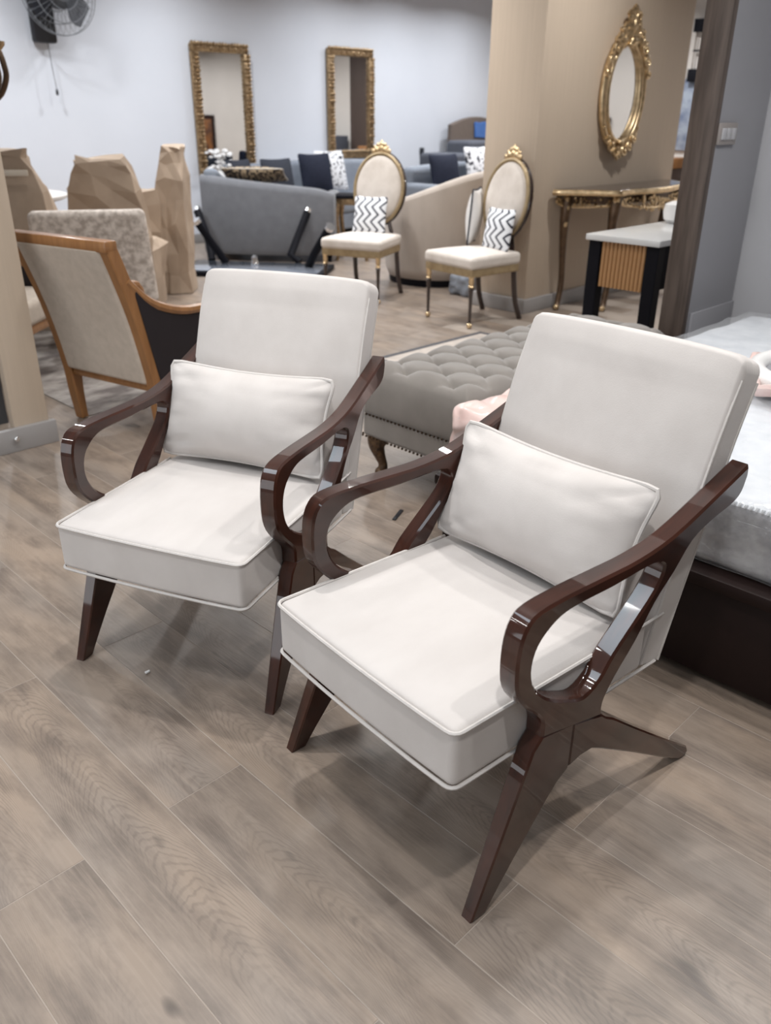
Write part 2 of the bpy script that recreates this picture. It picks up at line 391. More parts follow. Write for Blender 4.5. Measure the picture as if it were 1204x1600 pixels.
bm = B(); box(bm, (6.02, 3.825, H/2), (1.96, .45, H), .006); struct('wall_center', bm, M['beige_wall'])
bm = B(); box(bm, (11.05, 3, H/2), (.10, 10.8, H)); struct('wall_side', bm, M['side_wall'])
bm = B(); box(bm, (3.925, 1.775, H/2), (.462, .11, H)); struct('wall_right', bm, M['grey_wall'])
bm = B(); box(bm, (4.206, -.9, H/2), (.10, 5.46, H)); struct('wall_bedside', bm, M['light_grey_wall'])
bm = B(); box(bm, (.72, 3.86, H/2), (1.24, .08, H)); struct('wall_left', bm, M['dark_gap'])
bm = B(); box(bm, (1.306, 3.475, H/2), (.150, .05, H), .004); struct('wall_column', bm, M['beige_wall'])
bm = B(); box(bm, (4, -3.6, H/2), (15, .10, H)); box(bm, (-3.5, 2.4, H/2), (.10, 12, H)); struct('wall_near', bm, M['near_wall'])
bm = B(); box(bm, (3.8, 2.4, H+.03), (15, 12.2, .06)); struct('ceiling', bm, M['ceiling'])
# partition end clad in wood, with reveal grooves
bm = B(); box(bm, (3.672, 1.777, H/2), (.044, .118, H), .004); struct('trim_1', bm, M['post_wood'])
bm = B(); box(bm, (3.935, 1.714, .2425), (.44, .012, .485), .003); struct('trim_2', bm, M['grey_wall'])
bm = B(); box(bm, (5.02, 3.83, .05), (.04, .47, .10), .004); box(bm, (6.0, 3.59, .05), (2.0, .025, .10), .004); struct('baseboard_center', bm, M['skirting'])
bm = B(); box(bm, (4, 8.32, .05), (14, .025, .10), .004); struct('baseboard_back', bm, M['skirting'])
bm = B(); box(bm, (.73, 3.44, .05), (1.345, .028, .10), .004); bl = struct('baseboard_left', bm, M['skirting'])
bm = B(); lathe(bm, [(.006, 0), (.006, .012), (.011, .016), (.011, .024), (.006, .028)], 14, (1.216, 3.428, .063), mtx=Matrix.Rotation(R(90), 4, 'X'))
mk('door_stop', bm, M['chrome'], bl, recalc=True)
# ---------------------------------------------------------------- the two armchairs
W = .5934
ARM = [(.148, .342), (.143, .384), (.099, .430), (.0725, .469), (.0655, .512), (.0685, .562), (.083, .595), (.112, .611), (.19, .6145), (.28, .613), (.371, .613), (.469, .626), (.586, .664), (.700, .705), (.702, .683), (.690, .650), (.660, .632), (.591, .617), (.535, .594), (.491, .546), (.441, .498), (.396, .434), (.345, .378), (.319, .335), (.322, .302)]
HOLE = [(.298, .5845), (.223, .5855), (.174, .583), (.1415, .571), (.114, .5475), (.1035, .514), (.109, .479), (.128, .447), (.164, .417), (.212, .391), (.256, .376), (.297, .394), (.331, .434), (.385, .481), (.434, .526), (.453, .562), (.443, .580), (.401, .588)]
ARM_S = [p for p in smooth_line([(a, b, 0) for a, b in ARM], 3, True, (0, 13, 14, 24))]
HOLE_S = [p for p in smooth_line([(a, b, 0) for a, b in HOLE], 3, True)]
FLEG = [(.150, .345), (.128, .322), (.102, .255), (.076, .190), (.050, .125), (.025, .0625), (0, 0), (.037, 0), (.070, .045), (.107, .092), (.147, .140), (.180, .180), (.206, .208), (.236, .2265), (.236, .330)]
RLEG = [(.236, .328), (.236, .2275), (.268, .2345), (.302, .2325), (.343, .209), (.466, .1295), (.587, .047), (.655, .003), (.662, 0), (.680, 0), (.692, .008), (.683, .026), (.570, .111), (.4495, .2045), (.365, .272), (.338, .289), (.322, .303)]
def arm_side(root, side):
    T = .038
    def fn(u, z, v):
        vv = v if z > .3 else v*(.70+.30*z/.3)
        return (u, vv if side == 0 else W-vv, z)
    bm = B(); prism(bm, ARM_S, 0, T+.003, HOLE_S, .0045, fn); mk('arm', bm, M['dark_wood'], root, ang=33)
    bm = B(); prism(bm, [(a, b) for a, b in FLEG], 0, T, None, .0035, fn); mk('front_leg', bm, M['dark_wood'], root, ang=33)
    bm = B(); prism(bm, [(a, b) for a, b in RLEG], 0, T, None, .0035, fn); mk('rear_leg', bm, M['dark_wood'], root, ang=33)
def armchair(loc, rz, label):
    root = thing('armchair', label, 'armchair', loc, rz)
    v0, v1 = .0395, W-.0395; wv = v1-v0; vc = W/2
    # seat box: crowned top, tight sides
    def crown(q):
        x, y, z = q
        if z > 0: z += .016*(max(0, 1-(x/.27)**2)**.6)*(max(0, 1-(y/.258)**2)**.6)
        if x < -.25: x -= .007*max(0, 1-(y/.26)**2)
        return (x, y, z)
    bm = B(); rbox(bm, (.238, vc, .359), (.525, wv, .118), .016, 10, crown); mk('seat', bm, M['cream'], root, ang=60)
    st = root.children[-1]
    def loop(z, e=.44):
        r = .018
        # order: right rear -> right front corner -> left front corner -> left rear
        A = [(e, v0-.001, z), (.25, v0-.001, z)]+[(-.0265+r+(r+.001)*math.cos(R(a)), v0+r+(r+.001)*math.sin(R(a)), z) for a in (270, 247, 225, 203, 180)]
        A += [(-.0265-.001-.006*(1-((q-vc)/.25)**2), q, z) for q in [v0+.06+(wv-.12)*k/8 for k in range(9)]]
        A += [(-.0265+r+(r+.001)*math.cos(R(a)), v1-r+(r+.001)*math.sin(R(a)), z) for a in (180, 157, 135, 112, 90)]+[(.25, v1+.001, z), (e, v1+.001, z)]
        return A
    bm = B(); tube(bm, loop(.4155), .0037, 6); mk('piping', bm, M['piping'], st)
    bm = B(); tube(bm, loop(.302, .545), .0037, 6); mk('piping', bm, M['piping'], st)
    # back: slab leaning back from seat bottom to the top, crowned front, flat side band
    def bfn(q):
        x, y, z = q                                   # x depth, y width, z height (local, centred)
        t = (z+.306)/.612
        f = max(0, 1-(y/.262)**2)**.62*max(0, 1-((t-.5)/.5)**2)**.5
        if x < 0: x -= .024*f
        if z > .25: z += .013*max(0, 1-(y/.258)**2)**.4*(1 if x < 0 else .5)
        cy = min(1, max(0, (abs(y)-.230)/.028)); z -= .026*(1-math.sqrt(1-cy*cy*.98))*max(0, min(1, (t-.80)/.2))
        zz = .299+t*.594
        lean = .523+t*.196+.016*(t-.5)**2
        return (lean+x, y, zz+(z-(t*.612-.306))-x*.25)
    bm = B(); rbox(bm, (0, vc, 0), (.066, wv, .612), .009, 40, bfn); bk = mk('backrest', bm, M['cream'], root, ang=60)
    def edge(yy, xx):
        return [Vector((p[0], yy, p[2])) for p in [bfn((xx, .2579, -.300+.585*k/14)) for k in range(15)]]
    for xx in (-.0295, .0295):
        bm = B(); tube(bm, edge(v0+.0012, xx), .0034, 6); mk('piping', bm, M['piping'], bk)
        bm = B(); tube(bm, edge(v1-.0012, xx), .0034, 6); mk('piping', bm, M['piping'], bk)
    bm = B(); tube(bm, [(.30, v0-.001, .41), (.46, v0-.001, .413), (.546, v0-.001, .415)], .003, 6); mk('piping', bm, M['piping'], bk)
    for s in (0, 1): arm_side(root, s)
    # rails under the seat joining the two side frames
    bm = B(); box(bm, (.20, vc, .287), (.05, W-.075, .022), .002); mk('seat_rail', bm, M['dark_wood'], root)
    return root
A1 = ((.8256, .6012, 0), -.091); A2 = ((.9272, 1.2994, 0), .3993)
armchair(*A1, label='nearer cream velvet armchair with dark looped wooden arms, right foreground')
armchair(*A2, label='cream velvet armchair with dark looped wooden arms, left and farther behind the other')
def lumbar(A, label, seed, v, lean, du=0, roll=0, dz=0):
    root = thing('lumbar_pillow', label, 'pillow', A[0], A[1])
    Mx = Matrix.Translation((.470+du, v, .560+dz)) @ Matrix.Rotation(R(90), 4, 'Z') @ Matrix.Rotation(R(roll), 4, 'Y') @ Matrix.Rotation(R(lean), 4, 'X')
    bm = B(); pillow(bm, .515, .268, .150, Mx, 30, .011, seed, .085); p = mk('cover', bm, M['cream'], root, ang=80)
    bm = B(); tube(bm, pillow_edge(.514, .267, Mx, 14, .085), .0052, 8, True); mk('piping', bm, M['piping'], root)
lumbar(A1, 'cream lumbar pillow on the nearer armchair at right', 3, .315, 20)
lumbar(A2, 'cream lumbar pillow on the farther armchair at left', 9, .315, 20)
# ---------------------------------------------------------------- tufted bench
ben = thing('tufted_bench', 'grey tufted velvet bench with nailhead trim and carved legs behind the armchairs', 'bench', (2.10, 1.70, 0))
BX, BY = 1.40, .53
bm = B(); nx, ny = 180, 70; gv = {}
for i in range(nx+1):
    for j in range(ny+1):
        x, y = BX*i/nx, BY*j/ny
        ex = min(x, BX-x); ey = min(y, BY-y); e = min(ex, ey)
        z = .455
        a, b = (x-.143)/.166, (y-.465)/.113
        u_, v_ = a+b/2, a-b/2
        du, dv = abs(u_-round(u_)), abs(v_-round(v_))
        inside = max(0, min(1, (e-.02)/.05))
        k1 = math.exp(-(min(du, dv)/.045)**2)*.009; dd = math.hypot(du, dv); k2 = math.exp(-(dd/.20)**2)*.032
        puff = .012*abs(math.sin(pi*u_)*math.sin(pi*v_))
        z += (puff-k1-k2)*inside
        if e < .075: z -= .075-math.sqrt(max(0, .075**2-(.075-e)**2))
        gv[i, j] = bm.verts.new((x, y, z))
for i in range(nx):
    for j in range(ny): bm.faces.new((gv[i, j], gv[i+1, j], gv[i+1, j+1], gv[i, j+1]))
rim = [(i, 0) for i in range(nx)]+[(nx, j) for j in range(ny)]+[(i, ny) for i in range(nx, 0, -1)]+[(0, j) for j in range(ny, 0, -1)]
prev = [gv[k] for k in rim]
for z, off in ((.345, .004), (.31, .004), (.275, 0), (.262, -.006)):
    cur = []
    for k, pv in zip(rim, prev):
        x, y = BX*k[0]/nx, BY*k[1]/ny
        cx, cy = x-BX/2, y-BY/2
        cur.append(bm.verts.new((BX/2+cx*(1+off*2/BX), BY/2+cy*(1+off*2/BY), z)))
    for a in range(len(rim)):
        b = (a+1) % len(rim); bm.faces.new((prev[a], cur[a], cur[b], prev[b]))
    prev = cur
cush = mk('cushion', bm, M['tuft'], ben, ang=80, recalc=True)
bm = B(); ball(bm, (0, 0, 0), .010, (1, 1, .5), 1); b0 = mk('button', bm, M['tuft'], cush)
pos = [(.143+.166*(a+(b % 2)*.5), .465-.113*b) for a in range(-1, 9) for b in range(-1, 5)]
pos = [(x, y) for x, y in pos if .05 < x < BX-.05 and .045 < y < BY-.045]
for i, (x, y) in enumerate(pos):
    o = b0 if i == 0 else b0.copy()
    if i: col.objects.link(o)
    o.location = (x, y, .418)
bm = B(); rbox(bm, (BX/2, BY/2, .215), (BX-.004, BY-.004, .095), .018, 4); mk('skirt', bm, M['tuft'], ben, ang=60)
bm = B()
for z in (.262, .172):
    for k in range(27): ball(bm, (-.002, .012+.0195*k, z), .0055, sub=1)
    for k in range(68): ball(bm, (.012+.0203*k, BY+.002, z), .0055, sub=1)
o = mk('nail_trim', bm, M['nail'], ben); o['kind'] = 'stuff'
for lx, ly, sx, sy in ((.055, BY-.055, -1, 1), (.055, .055, -1, -1), (BX-.055, BY-.055, 1, 1), (BX-.055, .055, 1, -1)):
    bm = B(); d = Vector((sx, sy, 0)).normalized(); P = []
    for k, (of, z) in enumerate(((0, .175), (.012, .15), (.016, .12), (.004, .08), (-.008, .045), (-.004, .018), (.012, 0))): P.append(Vector((lx, ly, z))+d*of)
    tube(bm, smooth_line(P, 3), [.052, .050, .047, .043, .040, .036, .032, .028, .025, .022, .020, .018, .018, .019, .020, .022, .024, .022, .018], 12)
    mk('leg', bm, M['carved'], ben)
# pink wrapped foam slab between bench and bed
bm = B()
def crum(a, f=14, seed=0):
    def g(q):
        n = noise.noise_vector(Vector(q)*f+Vector((seed, seed, 0))); return (q[0]+n.x*a, q[1]+n.y*a, q[2]+n.z*a)
    return g
rbox(bm, (2.11, 1.425, .405), (.62, .23, .222), .03, 34, crum(.015, 20)); tag(mk('foam_wrap', bm, M['pink'], ang=28), 'pink foam and plastic wrap draped over the bed corner next to the tufted bench', 'packaging')
# ---------------------------------------------------------------- bed
bed = thing('bed', 'dark brown bed base with a plastic wrapped white mattress, right edge', 'bed', (1.78, -.56, 0))
bm = B(); box(bm, (1.05, 1.03, .145), (2.08, 2.12, .25), .006); box(bm, (1.05, 1.03, .29), (2.13, 2.16, .035), .008); mk('bed_frame', bm, M['bed_wood'], bed)
for x in (.08, 2.0):
    for y in (.06, 2.02):
        bm = B(); box(bm, (x, y, .012), (.08, .08, .024), .004); mk('foot', bm, M['bed_wood'], bed)
def quilt(q):
    x, y, z = q
    if z > .05: z += .006*noise.noise(Vector((x*9, y*9, 0)))+.012*noise.noise(Vector((x*2.2, y*2.2, 3)))
    else: x += .004*noise.noise(Vector((y*12, z*14, 1)))
    return (x, y, z)
bm = B(); rbox(bm, (1.06, 1.02, .40), (2.05, 2.10, .185), .035, 40, quilt); ms = mk('mattress', bm, M['side_ticking'], bed, ang=70)
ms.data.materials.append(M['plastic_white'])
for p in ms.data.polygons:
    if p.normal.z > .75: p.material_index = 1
bm = B()
for k in range(150):
    y = .02+2.0*k/150; box(bm, (.048, y, .483), (.022, .006, .012), .002, Matrix.Rotation(R(25), 4, 'Y'), 1)
o = mk('pleated_edge', bm, M['plastic_white'], bed); o['kind'] = 'stuff'
bm = B(); rbox(bm, (1.06, 1.02, .408), (2.085, 2.135, .20), .035, 110, lambda q: tuple(a+b*.009+c*.006 for a, b, c in zip(q, noise.noise_vector(Vector(q)*7), noise.noise_vector(Vector((q[0]*22, q[1]*9, q[2]*22)))))); mk('plastic_cover', bm, M['film'], bed, ang=25)
dsk = thing('round_disc', 'round grey disc with a padded white rim lying on the plastic wrapped mattress', 'disc', (2.88, .765, .520))
bm = B(); lathe(bm, [(.001, .006), (.27, .006), (.27, .026), (.001, .026)], 48); mk('disc', bm, M['grey_wall'], dsk, recalc=True)
bm = B(); tube(bm, [(.283*math.cos(2*pi*k/56), .283*math.sin(2*pi*k/56), .030) for k in range(56)], .030, 10, True); mk('rim', bm, M['white'], dsk)
bm = B(); tube(bm, [((.325+.012*math.sin(k*1.7))*math.cos(2*pi*k/56), (.325+.012*math.sin(k*1.7))*math.sin(2*pi*k/56), .018+.01*math.sin(k*2.1)) for k in range(56)], .024, 8, True, .6); mk('wrap', bm, M['pink'], dsk)
# ---------------------------------------------------------------- gold chairs
def gold_chair(loc, rz, label):
    t = thing('oval_back_chair', label, 'chair', loc, rz)
    def trap(q):
        x, y, z = q; y *= 1-.16*(x+.24)/.48
        return (x, y, z)
    def seatf(q):
        x, y, z = q
        if z > 0: z += .022*max(0, 1-(x/.25)**2)*max(0, 1-(y/.26)**2)
        return trap((x, y, z))
    bm = B(); rbox(bm, (0, 0, .425), (.49, .51, .08), .028, 8, seatf); mk('seat', bm, M['ivory'], t, ang=70)
    bm = B(); rbox(bm, (0, 0, .363), (.47, .49, .052), .008, 4, trap); mk('apron', bm, M['gilt_paint'], t, ang=50)
    for s in (-1, 1):
        bm = B(); lathe(bm, [(.013, .012), (.010, .05), (.013, .20), (.016, .255), (.020, .262), (.014, .27)], 12, (-.215, s*.225, 0)); lg = mk('front_leg', bm, M['ebony'], t, recalc=True)
        bm = B(); lathe(bm, [(.014, .268), (.021, .278), (.014, .286), (.019, .31), (.017, .33), (.024, .345)], 12, (-.215, s*.225, 0)); mk('leg_cap', bm, M['gold'], lg, recalc=True)
        bm = B(); ball(bm, (-.215, s*.225, .020), .020); mk('ball_foot', bm, M['gold'], lg)
        bm = B(); tube(bm, smooth_line([(.205, s*.185, .36), (.215, s*.187, .26), (.235, s*.19, .13), (.285, s*.195, 0)], 4), .019, 8); mk('rear_leg', bm, M['ebony'], t)
        bm = B(); tube(bm, smooth_line([(.20, s*.15, .36), (.225, s*.135, .46), (.245, s*.10, .545)], 4), .018, 8); mk('back_post', bm, M['ebony'], t)
    # oval back, leaning
    Mx = Matrix.Translation((.275, 0, .785)) @ Matrix.Rotation(R(9), 4, 'Y')
    ov = lambda a, rx, rz, x=0: Mx @ Vector((x, rx*math.cos(a), rz*math.sin(a)))
    bm = B(); rings = []
    for f, dx in ((1, 0), (.96, -.012), (.85, -.024), (.6, -.031), (.3, -.034), (.02, -.035)):
        rings.append([bm.verts.new(ov(2*pi*k/36, .195*f, .245*f, dx-.008)) for k in range(36)])
    for a, b in zip(rings, rings[1:]):
        for k in range(36): bm.faces.new((a[k], a[(k+1) % 36], b[(k+1) % 36], b[k]))
    bm.faces.new(rings[-1]); back = [bm.verts.new(ov(2*pi*k/36, .195, .245, .018)) for k in range(36)]
    for k in range(36): bm.faces.new((rings[0][k], back[k], back[(k+1) % 36], rings[0][(k+1) % 36]))
    bm.faces.new(back); mk('back_pad', bm, M['ivory'], t, ang=50, recalc=True)
    bm = B(); tube(bm, [ov(2*pi*k/48, .206, .256, -.010) for k in range(48)], .014, 8, True); fr = mk('back_frame', bm, M['gilt_paint'], t)
    bm = B(); tube(bm, [ov(2*pi*k/48, .209, .259, .012) for k in range(48)], .019, 8, True); mk('back_rim', bm, M['ebony'], fr)
    bm = B()
    for k in range(15):
        a = R(35+110*k/14); ball(bm, ov(a, .212, .262, rnd.uniform(-.012, .012)), rnd.uniform(.008, .013), (1, 1.2, .8), 1)
    for y, z, r in ((0, .290, .028), (-.034, .282, .025), (.034, .282, .025), (-.066, .272, .019), (.066, .272, .019), (0, .322, .022), (-.026, .316, .019), (.026, .316, .019), (-.05, .300, .015), (.05, .300, .015), (0, .343, .011)):
        ball(bm, Mx @ Vector((-.008, y, z)), r, (.7, 1, 1), 2)
    for s in (-1, 1): tube(bm, [Mx @ Vector((-.012, s*(.02+.03*math.sin(a*.9)*a/5), .275+.02*math.cos(a*.9)*a/4)) for a in range(7)], .005, 6)
    mk('crest', bm, M['gold'], fr)
    return t
gold_chair((4.60, 4.84, 0), R(20), 'gilt oval back chair with ivory seat, the left one of the pair')
gold_chair((4.61, 3.745, 0), R(-9), 'gilt oval back chair with ivory seat, the right one beside the beige pillar')
def cush(name, label, cat, loc, rz, lean, wd, ht, th, m, group=None, edge=None, seed=1, lay=0):
    t = mk(name, (lambda b: (pillow(b, wd, ht, th, Matrix(), 12, .01, seed), b)[1])(B()), m, None, ang=80)
    t.location = loc; t.rotation_euler = (R(lean), R(lay), rz); tag(t, label, cat, group)
    if edge:
        bm = B(); tube(bm, pillow_edge(wd, ht, Matrix()), .006, 6, True); mk('edging', bm, edge, t)
    return t
# pillow local +y faces away from its front; rz turns it
cush('chevron_pillow', 'navy and white chevron pillow on the left oval back chair', 'pillow', (4.725, 4.90, .600), R(20+90), 12, .29, .29, .09, M['chevron'])
cush('chevron_pillow', 'navy and white chevron pillow on the right oval back chair by the pillar', 'pillow', (4.755, 3.66, .600), R(-9+90), 12, .27, .29, .09, M['chevron'])
cush('scatter_pillow', 'white pillow with navy edging beside the chevron pillow, by the pillar', 'pillow', (4.86, 3.965, .66), R(28), 4, .30, .38, .11, M['white'], edge=M['navy'])
# ---------------------------------------------------------------- tub chair
tb = thing('tub_chair', 'taupe velvet tub chair with curved back between the gilt oval back chairs', 'armchair', (5.60, 4.98, 0), R(8))
def shell(bm, rad, th, zb, top, a0, a1, n=40):
    rows = []
    for k in range(n+1):
        a = a0+(a1-a0)*k/n; zt = top(a); c, s = math.cos(a), math.sin(a); r = rad; ri = rad-th
        sec = [(r*.93, zb), (r, zb+.08), (r*1.02, zt-.06), (r*1.0, zt-.018), ((r+ri)/2+.01, zt), (ri+.012, zt-.012), (ri, zt-.06), (ri, zb)]
        rows.append([bm.verts.new((q*c, q*s, z)) for q, z in sec])
    for a, b in zip(rows, rows[1:]):
        for j in range(8): bm.faces.new((a[j], b[j], b[(j+1) % 8], a[(j+1) % 8]))
    bm.faces.new(rows[0]); bm.faces.new(rows[-1][::-1])
bm = B(); shell(bm, .45, .10, .06, lambda a: .655+.245*max(0, math.cos((a-R(-85))*.62))**2, R(-85-135), R(-85+135)); mk('back_shell', bm, M['tub'], tb, ang=70, recalc=True)
bm = B(); tube(bm, [(.452*math.cos(a), .452*math.sin(a), .61+.245*max(0, math.cos((a-R(-85))*.62))**2) for a in [R(-85-133+266*k/40) for k in range(41)]], .006, 6); mk('piping', bm, M['tub'], tb)
bm = B(); lathe(bm, [(.33, .06), (.35, .10), (.35, .40), (.33, .43), (.05, .44)], 32, (0, .02, 0)); mk('seat', bm, M['tub'], tb, recalc=True)
bm = B(); lathe(bm, [(.40, 0), (.41, .06), (.05, .065)], 36); mk('plinth', bm, M['black'], tb, recalc=True)
bm = B(); rbox(bm, (5.32, 4.36, .08), (.28, .22, .16), .03, 12, crum(.018, 18)); tag(mk('plastic_bag', bm, M['bag'], ang=30), 'blue grey plastic bag on the floor under the right gilt chair', 'bag')
# ---------------------------------------------------------------- upturned coffee table
ct = thing('coffee_table', 'black coffee table turned upside down with chrome capped legs in the air', 'table')
A_, B_ = Vector((4.50, 7.06, 0)), Vector((5.30, 5.98, 0)); dAB = (B_-A_).normalized(); nAB = Vector((-dAB.y, dAB.x, 0))
if nAB.x > 0: nAB = -nAB
ang = math.atan2(dAB.y, dAB.x); Lg = (B_-A_).length; cc = (A_+B_)/2+nAB*.30
bm = B(); box(bm, (cc.x, cc.y, .022), (Lg, .62, .044), .006, Matrix.Rotation(ang, 4, 'Z')); mk('frame', bm, M['black'], ct)
bm = B(); box(bm, (cc.x, cc.y, .047), (Lg-.08, .54, .008), .002, Matrix.Rotation(ang, 4, 'Z')); mk('glass_panel', bm, mat('grey glass', (.20, .22, .26), .06, coat=1), ct)
for P in ([(5.02, 6.02, .05), (4.97, 5.86, .2), (4.93, 5.62, .425)], [(5.12, 6.26, .05), (5.08, 6.35, .11), (5.36, 6.42, .467)],
          [(4.60, 6.72, .05), (4.50, 6.74, .2), (4.36, 6.77, .42)], [(4.58, 6.92, .05), (4.62, 7.0, .2), (4.66, 7.22, .465)]):
    bm = B(); tube(bm, P, .037, 8); lg = mk('leg', bm, M['black'], ct, ang=60)
    d = (V3(P[2])-V3(P[1])).normalized(); bm = B(); tube(bm, [V3(P[2])-d*.004, V3(P[2])+d*.03], .041, 12); mk('cap', bm, M['chrome'], lg)
bm = B(); lathe(bm, [(.035, 0), (.04, .01), (.028, .04), (.03, .07), (.012, .085)], 16, (cc.x-.05+.12, cc.y+.10, .051)); tag(mk('glass_knob', bm, M['chrome'], recalc=True), 'small shiny knob lying on the upturned coffee table', 'ornament')
# ---------------------------------------------------------------- grey loveseat (back to us)
lv = thing('loveseat', 'grey blue loveseat seen from behind, behind the upturned coffee table', 'sofa', (4.76, 7.26, 0), math.atan2(-1.0, .80))
def lfun(q): return q
LL = 1.26
bm = B(); rows = []
n = 26
for k in range(n+1):
    s = k/n; x = -.02+s*(LL+.04); bow = -.10*math.sin(pi*s)**.7
    zt = .79-.125*s-.04*(max(0, s-.85)/.15)**2
    y0 = -(bow)*-1
    sec = [(bow+.02, .07), (bow, .12), (bow-.005, zt-.07), (bow+.01, zt-.02), (bow+.06, zt), (bow+.12, zt-.02), (bow+.14, zt-.08), (bow+.14, .07)]
    rows.append([bm.verts.new((x, y, z)) for y, z in sec])
for a, b in zip(rows, rows[1:]):
    for j in range(8): bm.faces.new((a[j], b[j], b[(j+1) % 8], a[(j+1) % 8]))
bm.faces.new(rows[0]); bm.faces.new(rows[-1][::-1]); mk('back', bm, M['grey_sofa'], lv, ang=60, recalc=True)
bm = B(); rbox(bm, (.08, .38, .38), (.16, .72, .64), .06, 5, lambda q: (q[0], q[1], q[2]+(.16*(1-(q[1]+.36)/.72)**2 if q[2] > 0 else 0))); mk('arm', bm, M['light_sofa'], lv, ang=70)
bm = B(); rbox(bm, (LL-.09, .42, .35), (.14, .62, .54), .06, 5); mk('arm', bm, M['grey_sofa'], lv, ang=70)
bm = B(); rbox(bm, (LL/2, .38, .31), (LL-.18, .66, .26), .05, 5); mk('seat', bm, M['grey_sofa'], lv, ang=70)
for x in (.04, LL-.04):
    for y in (.04, .66):
        bm = B(); lathe(bm, [(.02, 0), (.028, .08)], 12, (x, y, 0)); mk('leg', bm, M['black'], lv, recalc=True)
cush('scatter_cushion', 'leopard print cushion with pale edge lying along the top of the grey loveseat', 'pillow', (5.16, 6.95, .785), math.atan2(-1, .8), 62, .62, .26, .12, M['leopard'], edge=M['tape'])
# ---------------------------------------------------------------- long sofa at the back wall
def sofa(name, label, loc, rz, L, m, D=.8, zb=.80, seats=3):
    s = thing(name, label, 'sofa', loc, rz)
    bm = B(); rbox(bm, (0, .33, .46), (L-.1, .18, zb-.12), .06, 6, lambda q: (q[0], q[1], q[2]+(.035*math.cos(q[0]/L*pi) if q[2] > 0 else 0))); mk('backrest', bm, m, s, ang=70)
    for x in (-1, 1):
        bm = B(); rbox(bm, (x*(L/2-.08), 0, .36), (.16, D, .50), .06, 5); mk('arm', bm, m, s, ang=70)
    for k in range(seats):
        wq = (L-.34)/seats; bm = B(); rbox(bm, (-(L-.34)/2+wq*(k+.5), -.06, .36), (wq-.01, D-.16, .17), .05, 5); mk('seat_cushion', bm, m, s, ang=70)
    bm = B(); rbox(bm, (0, 0, .19), (L-.06, D-.06, .17), .02, 3); mk('base', bm, m, s, ang=60)
    for x in (-1, 1):
        for y in (-1, 1):
            bm = B(); lathe(bm, [(.018, 0), (.026, .11)], 10, (x*(L/2-.1), y*(D/2-.1), 0)); mk('leg', bm, M['black'], s, recalc=True)
    return s
sofa('sofa', 'long grey blue sofa against the white back wall under the gilt mirrors', (6.95, 7.86, 0), 0, 2.5, M['light_sofa'], zb=.79)
cush('scatter_cushion', 'dark slate cushion on the long sofa, between the two gilt mirrors', 'pillow', (6.05, 7.72, .69), R(-2), -14, .42, .40, .14, M['charcoal'], seed=2)
cush('scatter_cushion', 'navy cushion with tufted top edge on the long sofa below the second mirror', 'pillow', (6.58, 7.70, .71), R(-2), -12, .46, .44, .15, M['navy'], seed=4)
cush('scatter_cushion', 'black and white spotted cushion half hidden behind the navy cushion', 'pillow', (6.93, 7.84, .72), R(-4), -14, .44, .46, .14, M['spotted'], seed=5)
cush('scatter_cushion', 'small dark cushion at the left end of the long sofa', 'pillow', (5.72, 7.95, .70), R(8), -14, .36, .36, .12, M['charcoal'], seed=6)
sofa('corner_sofa', 'pale grey blue sofa half hidden behind the taupe tub chair', (8.35, 6.75, 0), 0, 2.0, M['light_sofa'], zb=.74, seats=2)
cush('scatter_cushion', 'dark navy cushion on the pale sofa behind the taupe tub chair', 'pillow', (7.74, 6.78, .725), 0, -14, .50, .40, .14, M['navy'], seed=7)
cush('scatter_cushion', 'white cushion with dark spots on the sofa beside the beige pillar', 'pillow', (8.42, 6.85, .77), 0, -14, .46, .44, .14, M['spotted'], seed=8)
st = thing('stacked_sofa', 'slate grey sofa with stepped back standing against the wall by the brown headboard', 'sofa', (9.05, 7.6, 0))
bm = B(); rbox(bm, (-.12, 0, .46), (1.0, .5, .84), .05, 5); mk('backrest', bm, M['slate_sofa'], st, ang=70)
bm = B(); rbox(bm, (.22, .05, .52), (.62, .42, 1.0), .05, 5); mk('cushion', bm, M['slate_sofa'], st, ang=70)
bm = B(); rbox(bm, (0, 0, .02), (1.1, .6, .04), .01, 3); mk('base', bm, M['black'], st)
hb = thing('headboard', 'brown curved top headboard leaning by the back wall next to the pillar', 'headboard', (9.95, 8.18, 0))
bm = B(); prism(bm, [(-.55, 0), (.55, 0), (.55, 1.20)]+[(.55-1.1*k/12, 1.20+.10*math.sin(pi*k/12)) for k in range(1, 12)]+[(-.55, 1.20)], -.04, .04, None, .01); mk('panel', bm, M['headboard'], hb)
bm = B(); rbox(bm, (.10, -.055, 1.13), (.36, .03, .20), .012, 8, crum(.012, 12)); mk('plastic_wrap', bm, M['blue'], hb, ang=30)
# small side table
sd = thing('side_table', 'dark topped side table with gilt legs left of the left oval back chair', 'table', (5.88, 6.33, 0), math.atan2(-1.0, .80))
bm = B(); box(bm, (0, 0, .595), (.36, .36, .03), .006); mk('top', bm, M['black'], sd)
bm = B(); box(bm, (0, 0, .55), (.31, .31, .06), .004); mk('apron', bm, M['old_gold'], sd)
for x in (-.135, .135):
    for y in (-.135, .135):
        bm = B(); tube(bm, smooth_line([(x, y, .53), (x*1.1, y*1.1, .40), (x*.95, y*.95, .16), (x*1.1, y*1.1, 0)], 3), [.026]*3+[.022]*3+[.014]*3+[.018], 8); mk('leg', bm, M['old_gold'], sd)
